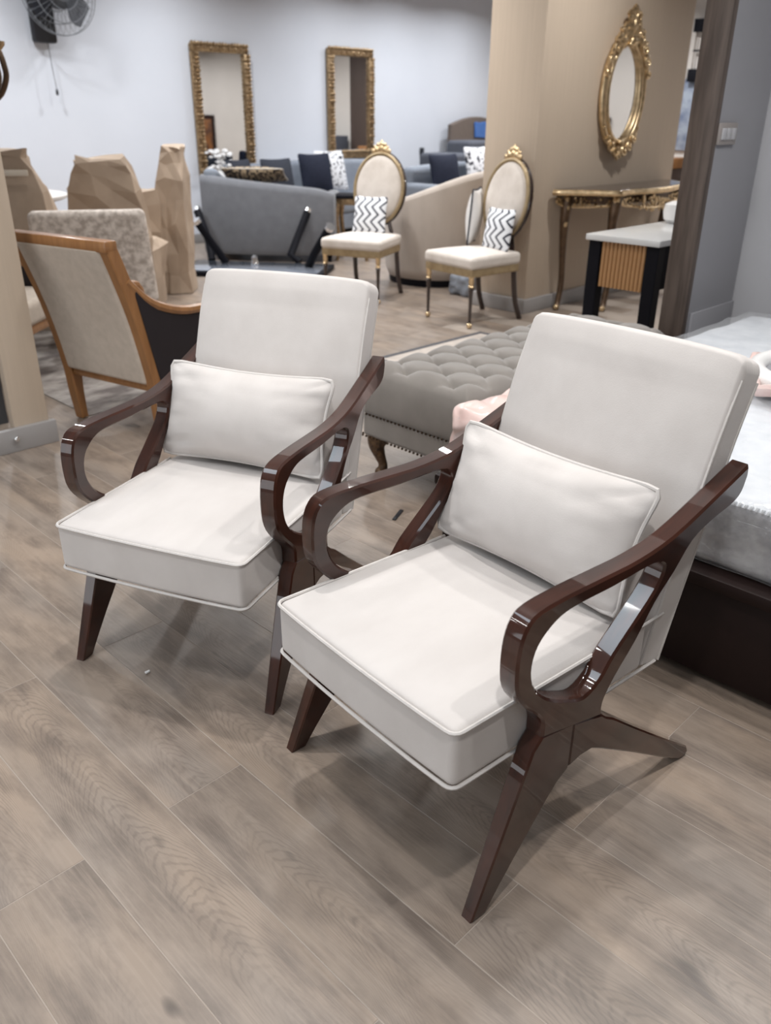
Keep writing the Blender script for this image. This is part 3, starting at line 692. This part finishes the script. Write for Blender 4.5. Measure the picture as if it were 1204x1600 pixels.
# flowers in front of the left mirror
fl = thing('flower_vase', 'white flower arrangement on a stand in front of the left gilt mirror', 'vase', (5.50, 8.02, 0))
bm = B(); lathe(bm, [(.12, 0), (.12, .02), (.03, .04), (.03, .58), (.12, .60), (.12, .62)], 20); mk('stand', bm, M['old_gold'], fl, recalc=True)
bm = B(); lathe(bm, [(.05, .62), (.07, .68), (.04, .76), (.05, .79)], 18); mk('vase', bm, M['white'], fl, recalc=True)
bm = B()
for k in range(34):
    a, r = rnd.uniform(0, 2*pi), rnd.uniform(0, .17); ball(bm, (r*math.cos(a), r*.7*math.sin(a), .90+rnd.uniform(-.09, .09)-r*.3), rnd.uniform(.022, .04), (1, 1, .6), 1)
mk('blossoms', bm, M['white'], fl)
# ---------------------------------------------------------------- gilt mirrors
def rect_mirror(label, loc, wd, ht, shift):
    t = thing('wall_mirror', label, 'mirror', loc)
    bm = B(); box(bm, (0, -.022, 0), (wd-.12, .012, ht-.12)); mk('glass', bm, M['mirror'], t, smooth=False)
    e = .078
    for nm, c, s in (('frame_rail', (0, -.03, ht/2-e/2), (wd, .045, e)), ('frame_rail', (0, -.03, -ht/2+e/2), (wd, .045, e)), ('frame_stile', (-wd/2+e/2, -.03, 0), (e, .045, ht-2*e)), ('frame_stile', (wd/2-e/2, -.03, 0), (e, .045, ht-2*e))):
        bm = B(); box(bm, c, s, .012); L = max(s[0], s[2]); hor = s[0] > s[2]; k = int(L/.038)
        for i in range(k):
            p = -L/2+L*(i+.5)/k
            for off, r in ((e*.48, .024), (-e*.36, .012), (0, .018)):
                q = (c[0]+p, -.055, c[2]+off) if hor else (c[0]+off, -.055, c[2]+p)
                if abs(off) < 1e-6 and i % 2: continue
                ball(bm, q, r*rnd.uniform(.8, 1.15), (1, .8, 1), 1)
        mk(nm, bm, M['old_gold'], t)
    return t
rect_mirror('tall gilt framed wall mirror, the left one above the grey loveseat', (5.79, 8.325, 1.32), .73, 1.30, 0)
rect_mirror('tall gilt framed wall mirror, the right one above the long sofa', (7.67, 8.325, 1.42), .74, 1.20, 0)
bm = B(); box(bm, (9.006, 8.32, .866), (.075, .02, .10), .005); wo = mk('wall_socket', bm, M['black_matte']); tag(wo, 'small dark wall socket on the white back wall', 'socket')
bm = B(); box(bm, (9.006, 8.308, .866), (.045, .008, .05), .003); mk('socket_insert', bm, M['charcoal'], wo)
# oval mirror
om = thing('oval_mirror', 'ornate gilt oval mirror with carved crest above the console table', 'mirror', (6.02, 3.595, 1.46))
bm = B(); vs = [bm.verts.new((.215*math.cos(2*pi*k/48), -.018, .315*math.sin(2*pi*k/48))) for k in range(48)]; bm.faces.new(vs[::-1])
vs2 = [bm.verts.new((.215*math.cos(2*pi*k/48), -.004, .315*math.sin(2*pi*k/48))) for k in range(48)]; bm.faces.new(vs2)
for k in range(48): bm.faces.new((vs[k], vs[(k+1) % 48], vs2[(k+1) % 48], vs2[k]))
mk('glass', bm, M['mirror'], om, smooth=False, recalc=True)
for rx, rz, y, r, nm in ((.225, .325, -.03, .020, 'inner_frame'), (.275, .375, -.026, .024, 'outer_frame')):
    bm = B(); tube(bm, [(rx*math.cos(2*pi*k/56), y, rz*math.sin(2*pi*k/56)) for k in range(56)], r, 10, True); mk(nm, bm, M['gold'], om)
bm = B(); tube(bm, [(.25*math.cos(2*pi*k/56), -.016, .35*math.sin(2*pi*k/56)) for k in range(56)], .022, 6, True); mk('frame_bed', bm, M['old_gold'], om)
bm = B()
def scroll(bm, c, r0, turns, sgn, r=.009, ph=0, y=-.05):
    P = []
    for k in range(18):
        s = k/17; a = ph+sgn*2*pi*turns*s; q = r0*(1-.8*s); P.append((c[0]+q*math.cos(a), y-.012*s, c[1]+q*math.sin(a)))
    tube(bm, P, [r*(1-.4*k/17) for k in range(18)], 6)
for s in (-1, 1):
    for cx, cz, r0, ph in ((.06, .40, .05, 0), (.13, .36, .05, .8), (.20, .29, .045, 1.2), (.25, .21, .04, 1.6), (.05, .48, .04, .3), (.28, .13, .03, 2)): scroll(bm, (s*cx, cz), r0, 1.3, s, .012, ph if s > 0 else pi-ph)
    for k in range(22):
        a = R(20+68*k/21); ball(bm, (s*(.29+rnd.uniform(-.02, .02))*math.cos(a), -.045, (.41+rnd.uniform(-.03, .03))*math.sin(a)), rnd.uniform(.018, .030), (1, .8, 1.2), 1)
for k in range(80):
    z = .30+.235*rnd.random(); wq = .27*(1-(z-.22)/.34)
    wq = max(.01, wq); xq = rnd.uniform(-wq, wq)
    if (xq/.25)**2+(z/.345)**2 < 1: continue
    ball(bm, (xq, -.05, z), rnd.uniform(.016, .027), (1, .8, 1.3), 1)
ball(bm, (0, -.045, .528), .018, (.9, .8, 1.3), 2); ball(bm, (0, -.06, .33), .038, (1.2, .7, 1), 2); ball(bm, (-.03, -.06, .31), .02); ball(bm, (.03, -.06, .31), .02); ball(bm, (0, -.055, .43), .026, (.8, .8, 2), 2)
mk('crest_carving', bm, M['gold'], om)
bm = B()
for s in (-1, 1):
    for cx, cz, r0 in ((.05, -.38, .045), (.12, -.35, .04), (.18, -.30, .035)): scroll(bm, (s*cx, cz), r0, 1.2, -s, .012, 0 if s > 0 else pi)
    for k in range(14):
        a = R(-35-55*k/13); ball(bm, (s*.285*math.cos(a), -.045, .40*math.sin(a)), rnd.uniform(.013, .022), (1, .8, 1), 1)
for k in range(10): ball(bm, (rnd.uniform(-.04, .04), -.05, -.36-.075*k/9), rnd.uniform(.012, .02), (1, .8, 1), 1)
ball(bm, (0, -.055, -.325), .03, (1.2, .7, .8), 2)
mk('base_carving', bm, M['gold'], om)
# ---------------------------------------------------------------- console table
cs = thing('console_table', 'gilt carved console table with a dark top against the beige wall', 'table', (6.05, 3.575, 0))
half = [(-.80, 0), (-.78, -.06), (-.66, -.19), (-.56, -.345), (-.48, -.365), (-.36, -.345), (-.18, -.385), (0, -.40)]
outl = half+[(-x, y) for x, y in half[-2::-1]]
OS = [(p.x, p.y) for p in smooth_line([(a, b, 0) for a, b in outl], 4, False)]
flat = lambda u, z, v: (u, z, v)
bm = B(); prism(bm, OS, .805, .842, None, .008, flat); mk('top', bm, M['ebony'], cs)
bm = B(); tube(bm, [(x*1.005, y*1.01-.004, .820) for x, y in OS], .021, 8); mk('top_moulding', bm, M['gold'], cs)
bm = B(); prism(bm, [(x*.95, y*.93-.004) for x, y in OS], .745, .806, None, .004, flat); mk('apron', bm, M['console_leg'], cs)
bm = B()
for k in range(len(OS)-1):
    x, y = OS[k]; s = (k/(len(OS)-1))
    dip = .03+.035*abs(math.sin(s*pi*4))+(.055*math.exp(-((s-.5)/.08)**2))
    for q in range(3):
        ball(bm, (x*.955+rnd.uniform(-.02, .02), y*.955-.008, .785-dip*rnd.random()), rnd.uniform(.009, .016), (1.3, .6, .8), 1)
tube(bm, [(OS[k][0]*.955, OS[k][1]*.955-.006, .755-.03*abs(math.sin(k/(len(OS)-1)*pi*4))-.05*math.exp(-((k/(len(OS)-1)-.5)/.08)**2)) for k in range(len(OS))], .009, 6)
for k in range(40): ball(bm, (rnd.gauss(0, .11), -.385+.0*k, .74+rnd.uniform(-.055, .05)), rnd.uniform(.010, .018), (1.2, .6, 1), 1)
for k in range(16): ball(bm, (rnd.gauss(-.66, .05), -.17, .765+rnd.uniform(-.03, .03)), rnd.uniform(.008, .014), (1.2, .6, 1), 1)
o = mk('apron_carving', bm, M['gold'], cs)
for lx, ly in ((-.70, -.055), (-.50, -.325), (.50, -.325), (.70, -.055)):
    sx = 1 if lx > 0 else -1
    bm = B(); tube(bm, smooth_line([(lx, ly, .79), (lx+sx*.03, ly-.015, .70), (lx+sx*.03, ly-.012, .60), (lx, ly, .42), (lx-sx*.02, ly, .2), (lx+sx*.01, ly-.005, .06), (lx+sx*.05, ly-.02, .012)], 4), [.046-.024*min(1, k/14) for k in range(25)], 10); lg = mk('leg', bm, M['console_leg'], cs)
    bm = B()
    for k in range(16): ball(bm, (lx+sx*(.028+rnd.uniform(-.012, .018)), ly-.022+rnd.uniform(-.015, .01), .79-.012*k), rnd.uniform(.013, .021), (.9, .9, 1.3), 1)
    ball(bm, (lx+sx*.05, ly-.02, .022), .021, (1.2, 1, 1)); mk('leg_carving', bm, M['gold'], lg)
# ---------------------------------------------------------------- white topped table
wt = thing('white_top_table', 'black legged table with white stone top and reeded amber end, below the oval mirror', 'table', (3.93, 2.03, 0))
bm = B(); box(bm, (.56, .20, .742), (1.16, .42, .030), .004); mk('top', bm, M['white_stone'], wt)
for x in (.035, 1.06):
    for y in (.035, .365):
        bm = B(); prism(bm, [(-.034, .727), (-.034, .46), (-.024, 0), (.024, 0), (.034, .46), (.034, .727)], -.034, .034, None, .003); bmesh.ops.translate(bm, verts=bm.verts, vec=(x, y, 0)); mk('leg', bm, M['black'], wt)
for y in (.03, .37):
    bm = B(); box(bm, (.5475, y, .617), (.953, .03, .22), .003); mk('side_panel', bm, M['black'], wt)
bm = B(); box(bm, (.035, .20, .612), (.03, .256, .23), .002); ep = mk('end_panel', bm, M['reed'], wt)
bm = B(); lathe(bm, [(.0105, 0), (.0105, .23)], 10); rd = mk('reed', bm, M['reed'], ep, recalc=True)
for k in range(11):
    o = rd if k == 0 else rd.copy()
    if k: col.objects.link(o)
    o.location = (.017, .20-.115+.023*k, .497)
bm = B(); lathe(bm, [(.06, 0), (.085, .02), (.092, .06), (.085, .10), (.05, .115)], 24, (4.72, 2.345, .757)); tag(mk('ceramic_pot', bm, M['white'], recalc=True), 'white rounded ceramic pot on the white topped table, beside the wood post', 'pot')
# switch plates on the grey wall
sw = thing('switch_plate', 'cream switch plate on the grey wall right of the wood post', 'switch', (3.772, 1.719, 1.24))
bm = B(); box(bm, (0, -.005, 0), (.165, .012, .085), .003); mk('plate', bm, M['switch'], sw)
for k in (-1, 0, 1):
    bm = B(); box(bm, (k*.046, -.013, 0), (.034, .008, .045), .002); mk('rocker', bm, M['light_grey_wall'], sw)
# rugs, floor bits
rg = thing('rug', 'pale rug with a dark border beyond the tufted bench', 'rug', (3.83, 2.935, 0))
bm = B(); box(bm, (0, 0, .004), (.92, .92, .007), .001); mk('pile', bm, M['rug2'], rg)
for c, s in (((0, .478, .005), (.99, .035, .009)), ((0, -.478, .005), (.99, .035, .009)), ((-.478, 0, .005), (.035, .92, .009)), ((.478, 0, .005), (.035, .92, .009))):
    bm = B(); box(bm, c, s, .001); mk('border', bm, M['rug_edge'], rg)
bm = B(); box(bm, (2.35, 5.15, .0025), (1.4, 3.0, .004), .001); tag(mk('rug', bm, M['rug']), 'mottled grey rug under the dining chairs on the left', 'rug')
bm = B(); box(bm, (1.93, 1.86, .003), (.085, .014, .005), .001, Matrix.Rotation(R(25), 4, 'Z')); tag(mk('floor_strip', bm, M['black_matte']), 'short black strip on the floor between armchairs and bench', 'strip')
bm = B(); rbox(bm, (.80, 1.66, .004), (.014, .007, .006), .002, 2, crum(.001, 90)); tag(mk('paper_scrap', bm, M['white']), 'tiny white scrap on the floor before the farther armchair', 'scrap')
# ---------------------------------------------------------------- oak framed dining armchairs
def oak_chair(loc, rz, label):
    t = thing('dining_armchair', label, 'armchair', loc, rz)     # faces local +x, origin below the middle of the back
    HW = .29
    def bx(z): return .047-.17*((z-.235)/.62)
    prof = [(bx(z), z) for z in (.22, .35, .5, .65, .80)]
    for s in (-1, 1):
        P = [(.06, s*(HW-.03), .0), (.05, s*(HW-.03), .12)]+[(bx(z)+.02*math.sin(pi*(z-.24)/.6), s*(HW-.02), z) for z in (.24, .4, .55, .7, .832)]
        L = smooth_line(P, 4); nL = len(L); rr = [.017+.012*min(1, k/7) for k in range(nL)]
        bm = B(); prism(bm, [(p.x-rr[k], p.z) for k, p in enumerate(L)]+[(L[k].x+rr[k], L[k].z) for k in range(nL-1, -1, -1)], s*(HW-.018)-.027, s*(HW-.018)+.027, None, .005); mk('back_post', bm, M['oak'], t, ang=30)
        bm = B(); prism(bm, [(.50, 0), (.525, 0), (.54, .40), (.49, .40)], s*HW-.02, s*HW+.02, None, .004); mk('front_leg', bm, M['oak'], t)
        bm = B(); tube(bm, smooth_line([(bx(.70)+.02, s*(HW-.005), .70), (.05, s*HW, .60), (.20, s*(HW+.01), .545), (.36, s*(HW+.01), .535), (.50, s*HW, .545), (.53, s*HW, .40)], 4), .020, 8); mk('arm_rail', bm, M['oak'], t)
        bm = B(); prism(bm, [(p[0], p[1]) for p in smooth_line([(.05, .27, 0), (.13, .27, 0), (.30, .37, 0), (.44, .51, 0), (.44, .53, 0), (.32, .525, 0), (.18, .535, 0), (.06, .585, 0), (-.03, .67, 0), (.0, .50, 0)], 3, True, (0, 1, 3, 4))], s*HW-.014, s*HW+.014, None, .003); mk('side_panel', bm, M['brown_leather'], t)
        bm = B(); tube(bm, smooth_line([(.11, s*HW, .25), (.30, s*HW, .355), (.46, s*HW, .53)], 5), .019, 8); mk('arm_support', bm, M['oak'], t)
    bm = B(); box(bm, (bx(.835), 0, .838), (.062, 2*HW+.020, .046), .010); mk('top_rail', bm, M['oak'], t)
    bm = B(); tube(bm, [(.05, -HW+.02, .232), (.05, HW-.02, .232)], .022, 8); mk('lower_rail', bm, M['oak'], t)
    bm = B(); rbox(bm, (0, 0, 0), (.075, 2*HW-.07, .58), .018, 6, lambda q: (bx(.54+q[2])+q[0]+.02*math.sin(pi*(q[2]+.3)/.6), q[1], .54+q[2])); mk('backrest', bm, M['beige_cloth'], t, ang=60)
    bm = B(); rbox(bm, (.29, 0, .36), (.46, 2*HW-.04, .13), .035, 6); mk('seat', bm, M['beige_cloth'], t, ang=60)
    bm = B(); box(bm, (.28, 0, .275), (.44, 2*HW-.03, .05), .005); mk('seat_frame', bm, M['oak'], t)
    return t
oc = oak_chair((1.625, 3.375, .005), .222, 'honey oak framed armchair with beige back, seen from behind beside the left column')
dup(oc, (1.52, 4.82, .005), R(-48), 'honey oak framed armchair with pale seat, mostly hidden behind the left column')
dm = thing('upholstered_chair', 'beige damask dining chair, back towards us behind the honey oak armchair', 'chair', (2.33, 4.74, .005), R(60))
bm = B(); rbox(bm, (0, 0, .54), (.12, .68, .54), .035, 6, lambda q: (q[0]-.10*(q[2]+.27)/.54, q[1]*(1-.08*(q[2]+.27)/.54), q[2])); mk('backrest', bm, M['damask'], dm, ang=70)
bm = B(); rbox(bm, (.24, 0, .38), (.42, .56, .16), .04, 5); mk('seat', bm, M['damask'], dm, ang=70)
for x in (.03, .41):
    for y in (-.23, .23):
        bm = B(); prism(bm, [(-.016, 0), (.016, 0), (.025, .33), (-.025, .33)], -.022, .022, None, .003); bmesh.ops.translate(bm, verts=bm.verts, vec=(x, y, 0)); mk('leg', bm, M['ebony'], dm)
# dining table
dt = thing('dining_table', 'round cream topped dining table amid the paper wrapped chairs', 'table', (2.60, 6.85, .005))
bm = B(); lathe(bm, [(.02, .70), (.52, .70), (.56, .715), (.56, .735), (.53, .745), (.02, .745)], 40); mk('top', bm, M['cream'], dt, recalc=True)
bm = B(); lathe(bm, [(.28, 0), (.28, .03), (.08, .08), (.07, .4), (.12, .66), (.2, .70)], 24); mk('pedestal', bm, M['oak'], dt, recalc=True)
# paper wrapped chairs: faceted, creased paper over chair shapes
def wrapped(label, loc, rz, levels, seed, tape=None):
    t = thing('wrapped_chair', label, 'chair', loc, rz, 'paper wrapped dining chairs')
    r2 = random.Random(seed)
    def skin(secs, name):
        bm = B(); rows = []; n = 12
        full = []
        for p, q in zip(secs, secs[1:]):
            k = max(1, round((q[0]-p[0])/.20))
            full += [tuple(p[i]+(q[i]-p[i])*j/k for i in range(4)) for j in range(k)]
        full.append(secs[-1])
        for z, cx, wx, wy in full:
            row = []; band = r2.uniform(-.014, .014)
            for k in range(n):
                a = 2*pi*(k+.5)/n; c, s_ = math.cos(a), math.sin(a); f = 1/max(abs(c), abs(s_))**.85
                row.append(bm.verts.new((cx+(wx+band)*c*f+r2.uniform(-.014, .014), (wy+band)*s_*f+r2.uniform(-.022, .022), z+r2.uniform(-.022, .022) if z > .03 else z)))
            rows.append(row)
        for a, b in zip(rows, rows[1:]):
            for k in range(n):
                q = (a[k], a[(k+1) % n], b[(k+1) % n], b[k])
                if r2.random() < .5: bm.faces.new((q[0], q[1], q[2])); bm.faces.new((q[0], q[2], q[3]))
                else: bm.faces.new((q[0], q[1], q[3])); bm.faces.new((q[1], q[2], q[3]))
        bm.faces.new(rows[0][::-1]); bm.faces.new(rows[-1])
        return mk(name, bm, M['paper'], t, smooth=False, recalc=True)
    skin(levels['back'], 'wrapped_back'); skin(levels['seat'], 'wrapped_seat')
    if tape:
        z, x, wq = tape; bm = B(); box(bm, (x, 0, z), (.006, wq, .035), .002); mk('tape', bm, M['tape'], t)
    return t
back1 = [(.0, .0, .10, .24), (.30, .0, .10, .25), (.5, -.01, .09, .25), (.70, -.02, .085, .245), (.82, -.03, .08, .225), (.93, -.04, .07, .185), (1.00, -.05, .06, .165), (1.04, -.05, .05, .155)]
seat1 = [(.0, .30, .22, .24), (.2, .30, .23, .25), (.42, .30, .24, .26), (.48, .29, .20, .22)]
wrapped('brown paper wrapped chair at the left edge, with a strip of pale tape', (2.22, 5.62, .005), R(50), dict(back=[(z*1.05, x, a*1.15, b*1.24) for z, x, a, b in back1], seat=seat1), 3, (.97, -.135, .42))
wrapped('brown paper wrapped chair in front of the round table, middle of the three', (2.92, 5.62, .005), R(48), dict(back=back1, seat=seat1), 11)
wrapped('tall narrow brown paper wrapped chair seen side on, right of the round table', (3.69, 6.08, .005), R(140), dict(back=[(z*1.035, x, a*1.35, b*.8) for z, x, a, b in back1], seat=[(z*1.6, x-.05, a*.9, b) for z, x, a, b in seat1]), 21)
# ---------------------------------------------------------------- wall fan, chandelier
fn_ = thing('wall_fan', 'black wall fan with grey blades and pull cord, top left', 'fan', (3.95, 8.06, 2.20), 0)
bm = B(); box(bm, (-.07, .20, -.08), (.21, .09, .48), .02); box(bm, (0, .12, .06), (.14, .18, .14), .02); mk('wall_bracket', bm, M['black_matte'], fn_)
bm = B(); lathe(bm, [(.10, 0), (.14, .03), (.14, .12), (.09, .17)], 24, (.05, .12, .08), mtx=Matrix.Rotation(R(90), 4, 'X')); mk('motor', bm, M['black_matte'], fn_, recalc=True)
for k in range(3):
    bm = B(); a0 = R(120*k+200); vs = []
    for q in range(9):
        s = q/8
        for wv_ in (-1, 1):
            r = .06+.24*s; a = a0+wv_*(.25+.35*math.sin(pi*min(1, s*.9))) ; vs.append(bm.verts.new((r*math.cos(a), -.06+wv_*.025, .06+r*math.sin(a))))
    for q in range(8): bm.faces.new((vs[2*q], vs[2*q+1], vs[2*q+3], vs[2*q+2]))
    bmesh.ops.solidify(bm, geom=bm.faces[:], thickness=.003); mk('blade', bm, M['fan_blade'], fn_)
bm = B()
for r, y in ((.33, -.02), (.33, -.07), (.24, -.115), (.14, -.13), (.07, -.135), (.24, .02), (.14, .03)): tube(bm, [(r*math.cos(2*pi*k/40), y, .06+r*math.sin(2*pi*k/40)) for k in range(40)], .0035, 5, True)
for k in range(36):
    a = 2*pi*k/36; c, s = math.cos(a), math.sin(a); tube(bm, [(.07*c, -.135, .06+.07*s), (.24*c, -.115, .06+.24*s), (.33*c, -.045, .06+.33*s), (.24*c, .02, .06+.24*s), (.10*c, .03, .06+.10*s)], .0016, 4)
mk('guard', bm, M['wire'], fn_)
bm = B(); tube(bm, [(-.06, .17, -.30), (-.055, .165, -.5), (-.045, .16, -.70)], .003, 5); pc = mk('pull_cord', bm, M['black_matte'], fn_)
bm = B(); lathe(bm, [(.006, -.745), (.013, -.73), (.011, -.70), (.004, -.69)], 10, (-.045, .16, 0)); mk('cord_knob', bm, M['black_matte'], pc, recalc=True)
ch = thing('chandelier', 'bronze curved arm chandelier with pale candles, cut by the left edge', 'chandelier', (1.70, 4.66, 1.36))
bm = B(); lathe(bm, [(.01, 0), (.035, .03), (.045, .08), (.02, .14), (.03, .2), (.015, .27), (.01, 1.5)], 16); mk('stem', bm, M['chandelier'], ch, recalc=True)
for k in range(6):
    a = R(60*k-45); c, s = math.cos(a), math.sin(a)
    bm = B(); tube(bm, smooth_line([(0, 0, .06), (.10*c, .10*s, .0), (.20*c, .20*s, .01), (.255*c, .255*s, .09), (.255*c, .255*s, .16), (.24*c, .24*s, .22)], 4), .014, 8); ar = mk('arm', bm, M['chandelier'], ch)
    bm = B(); lathe(bm, [(.012, .21), (.034, .235), (.036, .25), (.012, .25)], 14, (.24*c, .24*s, 0)); mk('cup', bm, M['old_gold'], ar, recalc=True)
    bm = B(); lathe(bm, [(.013, .25), (.013, .34), (.008, .36)], 10, (.24*c, .24*s, 0)); mk('candle', bm, M['white'], ar, recalc=True)
# ---------------------------------------------------------------- far side wall: picture, lamp, shelf, brown panel (seen in the gap and in the mirrors)
pc = thing('canvas_picture', 'blue grey abstract canvas on the far wall, in the gap behind the wood post', 'picture', (10.98, 5.66, 1.33))
bm = B(); box(bm, (0, 0, 0), (.03, .46, .82), .003); mk('canvas', bm, M['canvas'], pc)
wl = thing('wall_lamp', 'black wall lamp with two square blocks joined by thin rods, far wall beside the post', 'lamp', (10.97, 5.52, 2.05))
for z in (-.27, .27):
    bm = B(); box(bm, (-.04, 0, z), (.09, .14, .14), .004); mk('block', bm, M['black'], wl)
for y in (-.04, .04):
    bm = B(); tube(bm, [(-.04, y, -.27), (-.04, y, .27)], .006, 6); mk('rod', bm, M['chandelier'], wl)
bm = B(); box(bm, (-.04, 0, 0), (.03, .10, .02), .002); mk('crossbar', bm, M['black'], wl)
sh = thing('low_cabinet', 'low cabinet with a honey wood top under the blue grey canvas', 'cabinet', (10.74, 5.78, 0))
bm = B(); box(bm, (0, 0, .37), (.44, .70, .70), .005); mk('body', bm, M['brown_panel'], sh)
bm = B(); box(bm, (0, 0, .78), (.48, .74, .12), .006); mk('top', bm, M['oak'], sh)
bm = B(); box(bm, (0, 0, .012), (.40, .6, .024)); mk('plinth', bm, M['black'], sh)

bm = B(); box(bm, (10.985, 5.03, 1.25), (.03, .62, 2.5), .004); struct('door_1', bm, M['brown_panel'])
gc = thing('grey_cabinet', 'grey cabinet by the far wall, seen in the right gilt mirror', 'cabinet', (10.72, 4.46, 0))
bm = B(); box(bm, (0, 0, .49), (.44, .46, .98), .006); mk('body', bm, M['slate_sofa'], gc)
bm = B(); box(bm, (-.228, 0, .52), (.016, .42, .86), .004); mk('door', bm, M['grey_sofa'], gc)
ap = thing('framed_painting', 'dark framed amber painting on the far wall, seen in the left gilt mirror', 'picture', (10.98, .10, .88))
bm = B(); box(bm, (0, 0, 0), (.03, .80, .84), .004); mk('frame', bm, M['ebony'], ap)
bm = B(); box(bm, (-.016, 0, 0), (.012, .64, .68), .002); mk('canvas', bm, M['amber_art'], ap)

GROUPS = {'armchair': 'pair of cream armchairs', 'lumbar_pillow': 'cream lumbar pillows', 'oval_back_chair': 'pair of gilt oval back chairs', 'chevron_pillow': 'chevron pillows on the gilt chairs',
          'scatter_cushion': 'cushions on the grey sofas', 'wall_mirror': 'gilt framed mirrors on the back wall', 'dining_armchair': 'honey oak dining armchairs'}
for o in list(col.objects):
    k = o.name.split('.')[0]
    if o.parent is None and k in GROUPS: o['group'] = GROUPS[k]
